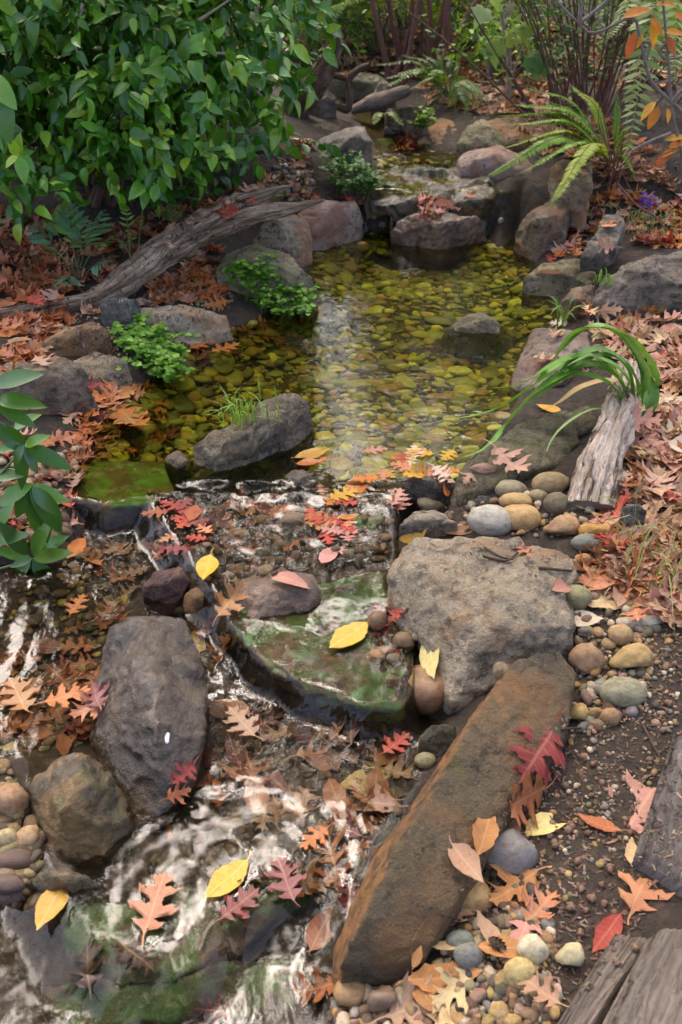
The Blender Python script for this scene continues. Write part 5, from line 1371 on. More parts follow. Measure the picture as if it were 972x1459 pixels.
leafy('camellia_sprig', 'dark glossy leaf sprig reaching in at the left edge over the water', 'plant', bb,
 [(-10, 548, 56, 528), (-5, 570, 60, 572), (-5, 575, 52, 608), (35, 632, -20, 600), (35, 636, 62, 618), (36, 636, 104, 668), (36, 638, 55, 676), (30, 636, -15, 640), (34, 640, 28, 700), (44, 692, 97, 715), (44, 692, 96, 762), (42, 694, 60, 752), (46, 690, -10, 720), (40, 700, 18, 742),
  (48, 796, 102, 786), (48, 796, 84, 852), (46, 798, 32, 862), (44, 796, -12, 780), (44, 798, 10, 835), (48, 792, 60, 745), (40, 790, 0, 745), (-10, 600, 40, 650), (-10, 680, 30, 672), (-10, 770, 40, 760), (36, 636, 70, 648, .02), (34, 634, 14, 668, -.03), (36, 632, 8, 606, -.02), (44, 692, 70, 780, .03), (46, 694, 88, 738, -.03), (40, 690, 2, 700, .02), (48, 796, 70, 820, .03), (46, 796, 12, 806, -.03), (20, 715, -12, 760, .04), (48, 794, 90, 762, .04), (20, 610, 48, 588, .05)],
 [[(-70, 760), (-20, 700), (36, 636)], [(-60, 770), (0, 720), (44, 692)], [(-60, 820), (0, 810), (48, 796)], [(-60, 640), (-20, 580), (-5, 560)]], 1.78,
 [(.03, .105, .006), (.042, .14, .008), (.06, .17, .012), (.035, .12, .007), (.10, .22, .02)], SHINY, BIG, .85)
leafy('broad_leaf_plant', 'single light green pointed leaf at the upper left edge', 'plant', cast(-40, 330)[0], [(-28, 100, 24, 150, -.0, -.05), (-22, 110, 16, 200, 0, -.05)], [[(-60, 330), (-40, 200), (-26, 104)]], 2.4, [(.09, .22, .03), (.06, .17, .025)], GLOSSY, BIG, 1.2)

# ---- ferns
def fern(name, label, base, tips, npair, plen, pw, cols, lift=.12, tm=None, mat=None, group='ferns', sweep=.35, droop=.15, start=.12, cat='fern'):
    root = empty(name, base, label, cat, group)
    for ti, tip in enumerate(tips):
        b = Vector(base) + Vector((random.uniform(-.02, .02), random.uniform(-.02, .02), 0))
        tip = Vector(tip); mid = b.lerp(tip, .5) + Vector((0, 0, lift * (tip - b).length))
        c = spline([b, b.lerp(mid, .6) + Vector((0, 0, lift * .25 * (tip - b).length)), mid, mid.lerp(tip, .6), tip], 40)
        T = unit(np.gradient(c, axis=0)); up = np.array([0, 0, 1.]) + .2 * RNG.normal(size=3); L = (tip - b).length
        A = Acc(); V, F, uv = tube(c, np.linspace(.0022, .0008, 40), 5); col0 = np.array(cols[ti % len(cols)])
        A.add(V, F, np.array([.16, .12, .05]) * .6 + col0 * .4)
        f = np.linspace(start, .995, npair); x = f * 39
        pos = np.stack([np.interp(x, np.arange(40), c[:, k]) for k in range(3)], 1); tt = unit(np.stack([np.interp(x, np.arange(40), T[:, k]) for k in range(3)], 1))
        prof = np.minimum(1, (f - start) / .12 + .35) * np.clip((1 - f) / .45, .06, 1) ** .8
        for s in (-1, 1):
            side = unit(np.cross(tt, up)) * s
            yd = unit(side + sweep * tt + np.array([0, 0, -droop]) + .07 * rnd(npair)); nn = unit(np.cross(side * s, tt) + .15 * rnd(npair))
            sz = plen * L * prof * RNG.uniform(.85, 1.1, npair)
            M_ = frames(yd, nn) * sz[:, None, None]; M_[:, :, 0] *= pw
            A.inst(tm or PINNA, M_, pos, np.clip(col0 * RNG.uniform(.75, 1.25, (npair, 1)), 0, 1))
        link('frond', A.mesh('frond', base), mat or SOFT, parent=root)
    return root
FG = [(.19, .37, .015), (.13, .30, .012), (.25, .43, .02), (.16, .34, .015), (.34, .45, .03)]
fb = cast(872, 236)[0]; Y = fb.y
fern('fern', 'bright yellow green fern with long arching fronds over the rocks at upper right', fb,
     [P(726, 148, y=Y + .1), P(738, 122, y=Y + .25), P(728, 204, y=Y - .1), P(684, 258, y=Y - .3), P(782, 296, y=Y - .65), P(896, 182, y=Y - .2), P(880, 132, y=Y + .1), P(742, 176, y=Y), P(760, 232, y=Y - .25), P(800, 262, y=Y - .4), P(905, 250, y=Y - .3), P(838, 150, y=Y + .2), P(720, 178, y=Y - .05), P(700, 166, y=Y + .05), P(705, 215, y=Y - .15), P(735, 250, y=Y - .3), P(770, 140, y=Y + .2), P(790, 205, y=Y - .1), P(915, 215, y=Y - .25), P(812, 120, y=Y + .3)], 84, .062, .85, FG, .2)
fb = cast(906, 150)[0]
fern('fern', 'thin pale fern frond drooping in front of the dark stems', fb, [P(893, 172, y=3.9), P(862, 62, y=4.2), P(962, 120, y=3.6), P(890, 240, y=3.7)], 34, .07, 1.2, [(.28, .36, .12), (.2, .3, .08)], .35)
fb = cast(640, 138)[0]
fern('fern', 'bushy mid green fern beside the far stream', fb, [P(640 + a, 138 + b, y=fb.y + c) for a, b, c in [(-110, -45, 0), (-95, -25, -.2), (-70, -60, .1), (-60, -8, -.3), (-40, -62, .2), (-20, -70, .1), (0, -60, .2), (15, -50, .1), (30, -30, -.1), (-100, -10, -.3), (-50, -40, -.2), (45, -5, -.3), (60, 10, -.3), (-30, -30, -.3), (25, 15, -.4)]], 32, .10, 1.1, [(.08, .19, .03), (.12, .25, .035), (.06, .14, .025), (.17, .28, .05)], .22)
for i, (u, v, n, s) in enumerate([(445, 95, 7, .55), (505, 60, 8, .6), (545, 70, 8, .6), (600, 55, 7, .55), (960, 150, 6, .5)]):
    fb = cast(u, v)[0]
    fern('fern', ['pale fern at the shrub edge behind the dead trunk', 'pale upright fern behind the far stream', 'yellowing fern with arched fronds behind the far stream', 'tall thin fern among the reddish stems', 'small fern behind the orange leaved branch'][i], fb,
         [fb + Vector((math.cos(a) * s * .7, math.sin(a) * s * .5 - .1, s * random.uniform(.5, 1.1))) for a in np.linspace(0, 6.28, n, endpoint=False) + i], 34, .10, 1.1, [(.20, .32, .07), (.30, .38, .12), (.16, .27, .05)], .25)
# sunk frond by the far stream
fb = cast(548, 168)[0]
fern('fern', 'small bright fern frond hanging over the far stream edge', fb, [P(532, 178, y=fb.y - .2), P(560, 165, y=fb.y - .1), P(575, 180, y=fb.y - .2)], 18, .16, 1.2, [(.26, .36, .08)], .2)

# ---- lobed pale green plants under the shrub
LP = [(.12, .27, .15), (.14, .30, .12), (.22, .40, .08), (.10, .23, .12)]
fb = cast(112, 400)[0]; Y = fb.y
fern('lobed_fern', 'blue green plant with finger lobed leaves under the shrub', fb, [P(45, 318, y=Y), P(62, 300, y=Y + .05), P(88, 296, y=Y + .1), P(100, 290, y=Y + .05), P(120, 312, y=Y - .05), P(128, 330, y=Y - .1), P(60, 345, y=Y - .12), P(85, 405, y=Y - .2), P(150, 375, y=Y - .12), P(150, 300, y=Y + .1), P(160, 335, y=Y)], 6, .36, 1.0, LP, .12, LOBE, SOFT, 'lobed plants under the shrub', .9, .1, .4, 'plant')
fb = cast(192, 372)[0]; Y = fb.y
fern('lobed_fern', 'thin upright pale plant right of the blue green lobed plant', fb, [P(180, 295, y=Y), P(203, 298, y=Y), P(188, 330, y=Y - .05), P(168, 340, y=Y)], 6, .2, 1.2, [(.16, .28, .05), (.1, .2, .06)], .1, LOBE, SOFT, 'lobed plants under the shrub', .6, .1, .45, 'plant')
fb = cast(282, 296)[0]; Y = fb.y - .05
fern('lobed_fern', 'pale green lobed plant in front of the glossy shrub', fb, [P(262, 205, y=Y), P(290, 190, y=Y), P(318, 185, y=Y), P(345, 200, y=Y - .05), P(375, 188, y=Y), P(300, 215, y=Y - .1), P(330, 225, y=Y - .1), P(352, 165, y=Y + .1), P(245, 262, y=Y - .1), P(278, 240, y=Y - .15)], 9, .2, 1.3, [(.17, .29, .08), (.22, .34, .12), (.12, .23, .06)], .2, LOBE, SOFT, 'lobed plants under the shrub', .8, .1, .3, 'plant')
fb = cast(240, 300)[0]; Y = fb.y
fern('lobed_fern', 'upright narrow lobed frond left of the pale green lobed plant', fb, [P(212, 196, y=Y), P(232, 215, y=Y - .05), P(258, 310, y=Y - .3), P(300, 285, y=Y - .2)], 10, .14, 1.3, [(.12, .25, .05)], .1, LOBE, SOFT, 'lobed plants under the shrub', .9, .1, .3, 'plant')

# ---- bright green creepers at the water's edge
def cress(label, poly, n, h, leaf, cols, name='watercress', lean=(.3, -.3), pairs=6):
    cu = sum(p[0] for p in poly) / len(poly); cv = sum(p[1] for p in poly) / len(poly)
    b0 = cast(cu, cv)[0]; root = empty(name, b0, label, 'plant', 'bright green creepers at the water edge'); A, S = Acc(), Acc()
    for _ in range(n):
        u, v = rand_px(poly); b = cast(u, v, 'water')[0]
        hh = h * random.uniform(.5, 1.3); d = Vector((random.gauss(lean[0], .45), random.gauss(lean[1], .45), 0)) * hh
        pth = spline([b, b + d * .35 + Vector((0, 0, hh * .6)), b + d + Vector((0, 0, hh * random.uniform(.45, 1)))], 10)
        V, F, _u = tube(pth, .0011, 4); S.add(V, F, (.12, .2, .05))
        for k in range(pairs):
            f = .3 + .7 * (k + 1) / pairs; p = pth[min(9, int(f * 9))]
            a = random.uniform(0, 6.28)
            for s in (0, 1):
                yd = np.array([[math.cos(a + 3.14 * s), math.sin(a + 3.14 * s), random.uniform(-.1, .4)]]); nn = unit(np.array([[0, -.15, 1]]) + .35 * rnd(1))
                A.inst(ROUND, frames(yd, nn) * (leaf * random.uniform(.6, 1.25)), np.array([p]), pal(cols, 1))
    foliage(A, root, SOFT); link('stem', S.mesh('stem', b0), STEMG, parent=root)
GB = [(.13, .32, .025), (.20, .42, .04), (.09, .25, .02), (.30, .50, .08)]
cress('bright green creeper hanging from the rounded greenish boulder into the pool', [(318, 392), (350, 382), (400, 405), (448, 440), (440, 460), (380, 455), (345, 430)], 95, .075, .020, GB)
cress('bright green creeper spilling off the flat tan slab, nearest the camera', [(165, 472), (200, 470), (245, 500), (268, 540), (240, 560), (195, 530), (165, 500)], 90, .08, .022, GB)
cress('green sprigs beside the dark slanting boulder at the upper pool', [(470, 255), (500, 232), (540, 270), (530, 292), (480, 285)], 60, .11, .022, [(.07, .22, .03), (.12, .30, .03), (.06, .17, .025)], lean=(.1, -.2))
cress('small yellow green creeper left of the leaning tan rock', [(580, 178), (600, 165), (622, 170), (600, 195)], 26, .06, .02, [(.22, .38, .05), (.3, .45, .08)])

# ---- grass and strap leaves
def blade(pth, w, col, n=14, up=(0, 0, 1)):
    c = spline(pth, n); T = unit(np.gradient(c, axis=0)); s = unit(np.cross(T, np.array(up) + .001)); f = np.linspace(0, 1, n)
    ww = w * np.minimum(1, .6 + f * 2) * np.clip((1 - f) * 2.2, .03, 1); nn = np.cross(s, T)
    V = np.stack([c - s * ww[:, None] + nn * ww[:, None] * .45, c, c + s * ww[:, None] + nn * ww[:, None] * .45], 1).reshape(-1, 3); F = []
    for i in range(n - 1): k = i * 3; F += [[k, k + 1, k + 4, k + 3], [k + 1, k + 2, k + 5, k + 4]]
    return V, np.array(F), col
bz = cast(912, 604)[0]
root = empty('strap_leaf_plant', bz, 'clump of long arching strap leaves bending from the right bank into the pool', 'plant')
z0 = bz.z
STR = [([(915, 604, z0), (935, 545, z0 + .1), (905, 490, z0 + .24), (868, 470, z0 + .3), (832, 470, z0 + .28), (806, 490, z0 + .2), (780, 530, z0 + .1), (768, 548, z0 + .04)], .014, (.13, .26, .05)),
 ([(912, 600, z0), (918, 540, z0 + .12), (890, 482, z0 + .26), (850, 464, z0 + .31), (822, 472, z0 + .27)], .016, (.22, .36, .10)),
 ([(905, 595, z0), (896, 545, z0 + .1), (860, 515, z0 + .16), (800, 520, z0 + .15), (760, 550, z0 + .1), (700, 586, .15), (606, 604, .125)], .013, (.12, .27, .03)),
 ([(900, 592, z0), (880, 535, z0 + .11), (840, 508, z0 + .18), (790, 520, z0 + .16), (740, 548, z0 + .08), (676, 555, .128)], .012, (.14, .29, .04)),
 ([(898, 590, z0), (880, 540, z0 + .12), (835, 522, z0 + .15), (785, 545, z0 + .12), (745, 578, z0 + .04), (715, 615, .15), (690, 640, .13), (651, 655, .125)], .015, (.15, .32, .04)),
 ([(902, 596, z0), (895, 530, z0 + .14), (858, 500, z0 + .2), (820, 512, z0 + .18), (790, 540, z0 + .12), (762, 570, z0 + .05)], .014, (.07, .18, .025)),
 ([(908, 600, z0), (905, 540, z0 + .13), (870, 508, z0 + .19), (815, 525, z0 + .15), (775, 560, z0 + .08), (745, 590, z0 + .01)], .013, (.09, .21, .03)),
 ([(912, 600, z0), (925, 560, z0 + .06), (920, 525, z0 + .14), (898, 505, z0 + .2), (866, 495, z0 + .22)], .013, (.25, .38, .10)),
 ([(916, 604, z0), (930, 575, z0 + .05), (928, 545, z0 + .1), (910, 515, z0 + .15)], .013, (.12, .25, .04)),
 ([(900, 600, z0), (880, 585, z0 + .05), (840, 585, z0 + .06), (800, 610, z0 + .03), (780, 640, z0 - .02), (776, 672, z0 - .06)], .004, (.26, .38, .12)),
 ([(895, 590, z0), (876, 545, z0 + .08), (830, 552, z0 + .08), (795, 575, z0 + .04), (768, 585, z0)], .010, (.46, .33, .13)),
 ([(905, 610, z0), (890, 620, z0 + .03), (860, 612, z0 + .03), (840, 615, z0)], .008, (.50, .38, .16)),
 ([(900, 598, z0), (870, 550, z0 + .12), (820, 535, z0 + .14), (775, 558, z0 + .1), (735, 590, z0 + .02)], .012, (.11, .25, .03)),
 ([(906, 600, z0), (912, 530, z0 + .14), (880, 478, z0 + .26), (840, 468, z0 + .28), (800, 500, z0 + .18), (772, 535, z0 + .1)], .012, (.10, .22, .035))]
for q, w_, c_ in STR:
    V, F, c2 = blade([P(a, b, z=z_) for a, b, z_ in q], w_ * 1.1, c_, 30)
    link('blade', mesh_np('blade', V - np.array(bz), F, col=np.array([min(.7, 1.35 * x) for x in jit(c_, .08)])), GRASSM, parent=root)
def tuft(name, label, px, n, h, cols, spread=.05, lean=(0, 0), w=.0022, cat='grass tuft', group='grass tufts'):
    b0 = cast(*px)[0]; root = empty(name, b0, label, cat, group); A = Acc()
    for _ in range(n):
        b = b0 + Vector((random.gauss(0, spread), random.gauss(0, spread), 0)); hh = h * random.uniform(.5, 1.2)
        d = Vector((random.gauss(lean[0], .45), random.gauss(lean[1], .45), 0)) * hh
        A.add(*blade([b, b + d * .3 + Vector((0, 0, hh * .6)), b + d + Vector((0, 0, hh * random.uniform(.4, .95)))], w, jit(random.choice(cols), .15), 7))
    link('blades', A.mesh('blades', b0), GRASSM, parent=root); root.children[0].name = 'foliage'
    return root
GR = [(.20, .36, .035), (.14, .30, .03), (.28, .44, .06)]
tuft('grass_tuft', 'bright thin grass behind the dark grey poolside rock', (345, 598), 60, .075, GR, .045, (-.3, -.1))
tuft('grass_tuft', 'few upright grass blades on the shore by the flat grey boulder', (800, 466), 9, .16, GR, .012, (-.1, 0), .003)
tuft('grass_tuft', 'short grass between the grey boulders at right', (860, 405), 14, .07, GR, .02)
tuft('grass_tuft', 'thin grass at the right bank edge above the bare soil', (935, 800), 26, .16, [(.22, .32, .07), (.34, .36, .14)], .06, (.2, -.2), .0018)
tuft('grass_tuft', 'yellow green grass by the purple flowers', (925, 330), 60, .12, [(.24, .34, .08), (.34, .38, .14), (.16, .28, .06)], .1, (-.1, -.2))
tuft('grass_tuft', 'small green grass tuft beside the far fern', (655, 152), 60, .16, [(.08, .2, .04), (.12, .26, .05)], .08, (.1, -.2))
tuft('grass_tuft', 'long single grass stalk lying over the right bank leaves', (900, 790), 4, .22, [(.2, .3, .06)], .02, (-.7, .3), .002)
pf = cast(921, 306)[0]; root = empty('purple_flower', pf, 'small purple flower cluster in the grass at the right bank', 'flower'); A = Acc()
for i in range(46):
    a = random.uniform(0, 6.28); p = np.array(pf) + np.array([random.gauss(0, .018), random.gauss(0, .018), .05 + random.gauss(0, .018)])
    A.inst(ROUND, frames(np.array([[math.cos(a), math.sin(a), .4]]), unit(rnd(1) + [[0, -.4, .8]])) * .018, p[None], pal([(.14, .05, .42), (.2, .09, .5)], 1))
link('blossoms', A.mesh('blossoms', pf), SOFT, parent=root)['kind'] = 'stuff'
for i in range(8):
    A = Acc(); A.add(*blade([pf + Vector((random.gauss(0, .01), 0, 0)), pf + Vector((random.gauss(0, .012), 0, .03)), pf + Vector((random.gauss(0, .02), 0, .055))], .0015, (.1, .2, .05), 5)); link('stem', A.mesh('stem', pf), GRASSM, parent=root)

# ---- grey branch with orange leaves at the right edge
rb = cast(1010, 320)[0]
OL = [(.55, .19, .02), (.60, .26, .025), (.50, .13, .03), (.62, .34, .05)]
root = leafy('orange_leaved_shrub', 'bare grey crooked branch with orange autumn leaves at the upper right edge', 'shrub', rb,
 [(888, 24, 928, 8), (935, 6, 966, 2), (904, 46, 895, 84), (929, 30, 936, 68), (927, 26, 948, 48), (946, 46, 980, 44), (950, 52, 964, 78), (934, 145, 912, 168), (938, 152, 924, 184), (951, 154, 955, 174), (908, 204, 921, 194), (947, 200, 978, 190), (953, 210, 982, 196), (942, 224, 966, 208), (935, 236, 958, 214), (915, 48, 910, 68), (960, 20, 985, 30)],
 [[(985, 330), (1000, 240), (985, 175), (951, 140), (928, 117), (919, 86), (910, 46), (905, 27), (888, 28), (863, 42), (840, 47), (823, 31), (806, 16), (789, -4)], [(985, 320), (976, 240), (958, 160), (953, 93), (944, -5)], [(826, 32), (828, 10), (824, -5)], [(826, 34), (850, 14), (868, -2)], [(912, 60), (926, 62), (922, 82)], [(951, 60), (940, 72), (950, 84), (975, 80)], [(956, 150), (970, 130), (990, 120)], [(956, 190), (930, 200), (900, 215)]],
 3.25, OL, SOFT, [lens(.2, .15, .2, 7), lens(.17, .2, .3, 7)], 1.2, GREYB, sr=.0065)
for i, ch in enumerate([c for c in root.children if c.name.startswith('stem')]):
    if i == 0: ch['label'] = 'thick crooked grey branch'
rb = cast(868, 262)[0]; root = empty('bare_stems', rb, 'tangle of thin bare reddish stems behind the pitted pale stone', 'plant')
for k in range(14):
    e = P(random.uniform(830, 960), random.uniform(120, 240), y=rb.y + random.uniform(-.3, .1)); stem([rb + Vector((random.gauss(0, .06), random.gauss(0, .05), 0)), rb.lerp(e, .5) + Vector((random.gauss(0, .04), 0, .03)), e], .003, .0015, STEMR, root, seg=5, n=12)
e_ = [P(a, b, y=3.0) for a, b in [(880, 262), (905, 290), (935, 310), (950, 330)]]; stem(e_, .004, .003, STEMR, root, seg=5)

# ---- dense clump of dark stems
rb = cast(835, 196)[0] + Vector((.1, .35, 0)); root = empty('many_stemmed_shrub', rb, 'dense shrub of many thin dark stems with small leaves at upper right', 'shrub'); A = Acc()
for k in range(64):
    b = rb + Vector((random.gauss(0, .14), random.gauss(0, .10), -.02)); t_ = b + Vector((random.gauss((b.x - rb.x) * 2.6, .16), random.gauss(0, .2), random.uniform(.6, 1.0)))
    stem([b, b.lerp(t_, .5) + Vector((random.gauss(0, .03), 0, .04)), t_], random.uniform(.004, .008), .002, STEMB if k % 3 else STEMR, root, seg=5, n=10)
    for q in range(30):
        f = random.uniform(.35, 1.05); p = b.lerp(t_, f) + Vector((random.gauss(0, .07), random.gauss(0, .07), random.gauss(0, .05)))
        A.inst(LEAF2, frames(rnd(1) * [[1, 1, .5]], unit(rnd(1) * .5 + [[0, -.3, .9]])) * random.uniform(.022, .045), np.array([tuple(p)]), pal([(.05, .13, .035), (.08, .18, .04), (.12, .22, .05)], 1))
foliage(A, root, SOFT)
# ---- reddish multi stemmed shrub behind the far fern
rb = cast(632, 118)[0] + Vector((0, .25, 0)); root = empty('reddish_stemmed_shrub', rb, 'upright reddish brown stems behind the far fern', 'shrub')
for k in range(13):
    b = rb + Vector((random.gauss(0, .16), random.gauss(0, .1), -.02)); t_ = b + Vector((random.gauss(0, .18), random.gauss(0, .1), 1.2)); stem([b, b.lerp(t_, .5) + Vector((random.gauss(0, .05), 0, 0)), t_], random.uniform(.008, .02), .006, STEMR, root, seg=7, n=12)
for q in ([(640, 92), (652, 60), (668, 20), (690, -10)], [(628, 90), (640, 70), (636, 30), (640, -5)]): stem([P(a, b, y=rb.y - .1) for a, b in q], .03, .016, STEMR, root)
# ---- pale sapling with big lobed leaves
rb = cast(724, 142)[0]; root = empty('pale_sapling', rb, 'slim pale sapling with large light green lobed leaves', 'sapling'); Y = rb.y
stem([rb, P(725, 90, y=Y), P(722, 60, y=Y), P(715, 20, y=Y), P(711, -20, y=Y)], .016, .010, STEMP, root); stem([P(724, 130, y=Y), P(736, 90, y=Y), P(748, 60, y=Y)], .008, .005, STEMP, root)
for ub, vb, ut, vt, c_ in [(690, 12, 678, 36, (.36, .48, .2)), (700, 60, 706, 92, (.22, .34, .06)), (742, 36, 752, 62, (.26, .36, .05)), (760, 80, 766, 112, (.12, .25, .07)), (735, 48, 722, 66, (.3, .38, .06)), (770, 85, 776, 110, (.14, .28, .07)), (705, 10, 716, -8, (.3, .45, .15))]:
    B, T = P(ub, vb, y=Y - .3), P(ut, vt, y=Y - .35); V, F = strip_leaf([(.01, 0), (.12, -.05), (.34, .02), (.30, .14), (.5, .32), (.34, .40), (.36, .62), (.2, .6), (.12, .76), (0, 1)], [0, .02, .1, .2, .32, .42, .55, .65, .78, 1], (.2, -.3, .1), 4, .05, .1, stalk=.3)
    m = frames(np.array([tuple(T - B)]), np.array([[0, -.8, .5]]))[0] * (T - B).length * 1.25
    link('leaf', mesh_np('leaf', V @ m.T + np.array((B + T) / 2) - np.array(rb), F, col=np.array(c_)), SOFT, parent=root)

# ---- undergrowth further back: each bush by itself
def bush(label, px, back, h, r, leaf, cols, n, tm, per=6, down=.2, mat=None, nst=7, smat=STEMB, name='undergrowth_shrub', xy=None):
    b = (cast(*px)[0] if xy is None else drop(*xy)) + Vector((0, back, 0)); b = drop(b.x, b.y)
    root = empty(name, b, label, 'shrub', 'shrubs behind the far stream'); A = Acc()
    lb = [(b + Vector((random.gauss(0, r * .5), random.gauss(0, r * .4), h * random.uniform(.45, .85))), np.array((r * .6, r * .6, h * .35))) for _ in range(5)]
    sprays(A, lb, n, per, leaf * 1.8, leaf, cols, tm, down); foliage(A, root, mat or SOFT)
    for k in range(nst):
        t_ = lb[k % 5][0] + Vector((random.gauss(0, r * .3), random.gauss(0, r * .2), h * .2)); stem([b + Vector((random.gauss(0, .04), random.gauss(0, .04), 0)), b.lerp(t_, .5) + Vector((random.gauss(0, .04), 0, .03)), t_], .008, .003, smat, root, seg=5, n=10)
YG = [(.20, .36, .02), (.28, .42, .025), (.14, .30, .015), (.38, .45, .04)]; MG = [(.08, .22, .02), (.12, .28, .02), (.17, .33, .025)]; AU = [(.34, .22, .05), (.4, .3, .06), (.25, .25, .05)]
BU = [('yellow green bush at the top left of the far stream', (465, 70), .3, .7, .35, .05, YG, 130, [SLIM, LEAF2]), ('light green slender leaved bush in the top middle', (690, 95), .3, .55, .4, .055, YG, 150, [SLIM]), ('mid green bush behind the dead trunk', (430, 90), .5, .6, .4, .07, MG, 140, [LEAF1]),
      ('yellow green bush between the reddish stems and sapling', (690, 60), .9, .55, .5, .05, YG, 200, [SLIM, LEAF2]), ('small leafed bush right of the sapling', (775, 90), .6, .6, .5, .045, MG, 220, [LEAF2]), ('green bush at the top right corner behind the dark stems', (930, 90), .7, .75, .6, .05, MG, 260, [LEAF2]),
      ('autumn tinted low bush behind the far stream', (540, 55), .6, .6, .45, .05, AU + YG, 150, [SLIM]), ('low green ground shrub on the far right slope', (740, 130), .2, .25, .3, .04, YG, 60, [SLIM]), ('pale bush far behind the dark stems', (850, 30), 1.2, .7, .7, .05, YG, 240, [LEAF2])]
for b_ in BU: bush(*b_)
FAR = [(452, 40), (480, 20), (520, 45), (575, 35), (610, 15), (668, 70), (700, 110), (690, 20), (762, 60), (900, 60), (950, 40), (535, 85), (470, 85)]
WH = ['behind the dead trunk', 'behind the twisted stick', 'above the fallen branch', 'behind the bushy far fern', 'between the reddish stems', 'right of the reddish stems', 'left of the pale sapling', 'right of the pale sapling', 'behind the dark stems', 'under the orange leaved branch']
for i, (u, v) in enumerate(FAR):
    b_ = cast(u, v)[0]; bush(['low yellow green', 'small bright green', 'feathery pale green'][i % 3] + (' seedling bush ' if i % 2 else ' tuft of leafy stems ') + WH[i % 10] + (', upper one' if i >= 10 else ''), (u, v), random.uniform(-.05, .15), random.uniform(.22, .42), random.uniform(.16, .28), random.uniform(.035, .055), YG if i % 3 else MG + YG[:2], random.randint(45, 80), [SLIM, LEAF2][i % 2:], nst=9, smat=STEMG if i % 2 else STEMP)

# ---- unseen trees: far ones set for the water's reflection, side ones added for shade
def tree(x, y, h, r, cols, label, n=1500, leaf=.16, low=.35):
    if y > 10: low = .08; n = int(n * 2.2)  # far crowns lowered and thickened to keep sky out of the pool reflection
    b = drop(x, y); root = empty('tree', b, label, 'tree', 'trees round the clearing'); A = Acc()
    top = b + Vector((random.gauss(0, .3), random.gauss(0, .3), h)); tr = [b - Vector((0, 0, .1)), b.lerp(top, .3) + Vector((random.gauss(0, .12), 0, 0)), b.lerp(top, .65) + Vector((random.gauss(0, .15), 0, 0)), top]
    stem(tr, .05 + .014 * h, .02, STEMB, root, 'trunk', 10)
    lb = []
    for k in range(18 if y > 10 else 9):
        a = random.uniform(0, 6.28); rr = r * random.uniform(.2, .8); c = b + Vector((math.cos(a) * rr, math.sin(a) * rr, h * random.uniform(low, 1.02))); s = r * random.uniform(.3, .5); lb.append((c, np.array((s, s, s * .8))))
        if k < 6: stem([b.lerp(top, random.uniform(.25, .7)), b.lerp(c, .75) + Vector((0, 0, .1)), c], .03, .01, STEMB, root, 'limb', 6, 10)
    sprays(A, lb, n // 5, 5, .3, leaf, cols, [LEAF1, LEAF2], .2); foliage(A, root, GLOSSY, 'crown')
DG = [(.03, .07, .018), (.045, .1, .022), (.06, .12, .03)]
for x, y, h, r, c_, lb, n_, lf in [(-3.2, 8.8, 4.4, 1.7, DG, 'dark green tree behind the glossy shrub', 1500, .16), (-2.4, 17, 8.5, 2.4, DG, 'broad dark green tree on the far slope, left of centre', 1700, .3), (4.9, 17, 8.5, 2.6, DG, 'broad dark green tree on the far slope, right of centre', 1700, .3),
        (-7.0, 16, 9, 2.8, DG, 'dark tree on the far slope at left', 1500, .3), (9.5, 15, 9, 2.8, DG, 'dark tree on the far slope at right', 1500, .3), (-.9, 13.5, 6.0, 1.7, DG, 'round dark tree in front of the broad trees, left of the gap', 1500, .22), (2.9, 13.5, 6.0, 1.7, DG, 'round dark tree in front of the broad trees, right of the gap', 1500, .22), (-4.2, 13, 6.5, 1.9, DG, 'dark tree between the far left trees', 1500, .22), (1.2, 15, 3.3, 1.5, DG, 'low dark tree at the foot of the gap in the far trees', 1300, .2), (1.1, 19, 8.5, 1.0, DG, 'slim tree in the gap of the far slope', 900, .26), (4.8, 7.5, 5.0, 2.0, DG + AU[:1], 'tall autumn tinted tree at right', 1500, .16),
        (-6.2, 4.5, 5.5, 2.2, DG, 'tall unseen tree added for shade beyond the left bank', 1500, .16), (6.5, 2.0, 5.5, 2.2, DG, 'tall unseen tree added for shade beyond the right bank', 1500, .16), (-6.5, -2.0, 6, 2.3, DG, 'tall unseen tree added for shade left of the viewer', 1500, .16), (5.5, -4, 6, 2.3, DG, 'tall unseen tree added for shade behind the viewer', 1500, .16)]:
    tree(x, y, h, r, c_, lb, n_, lf)

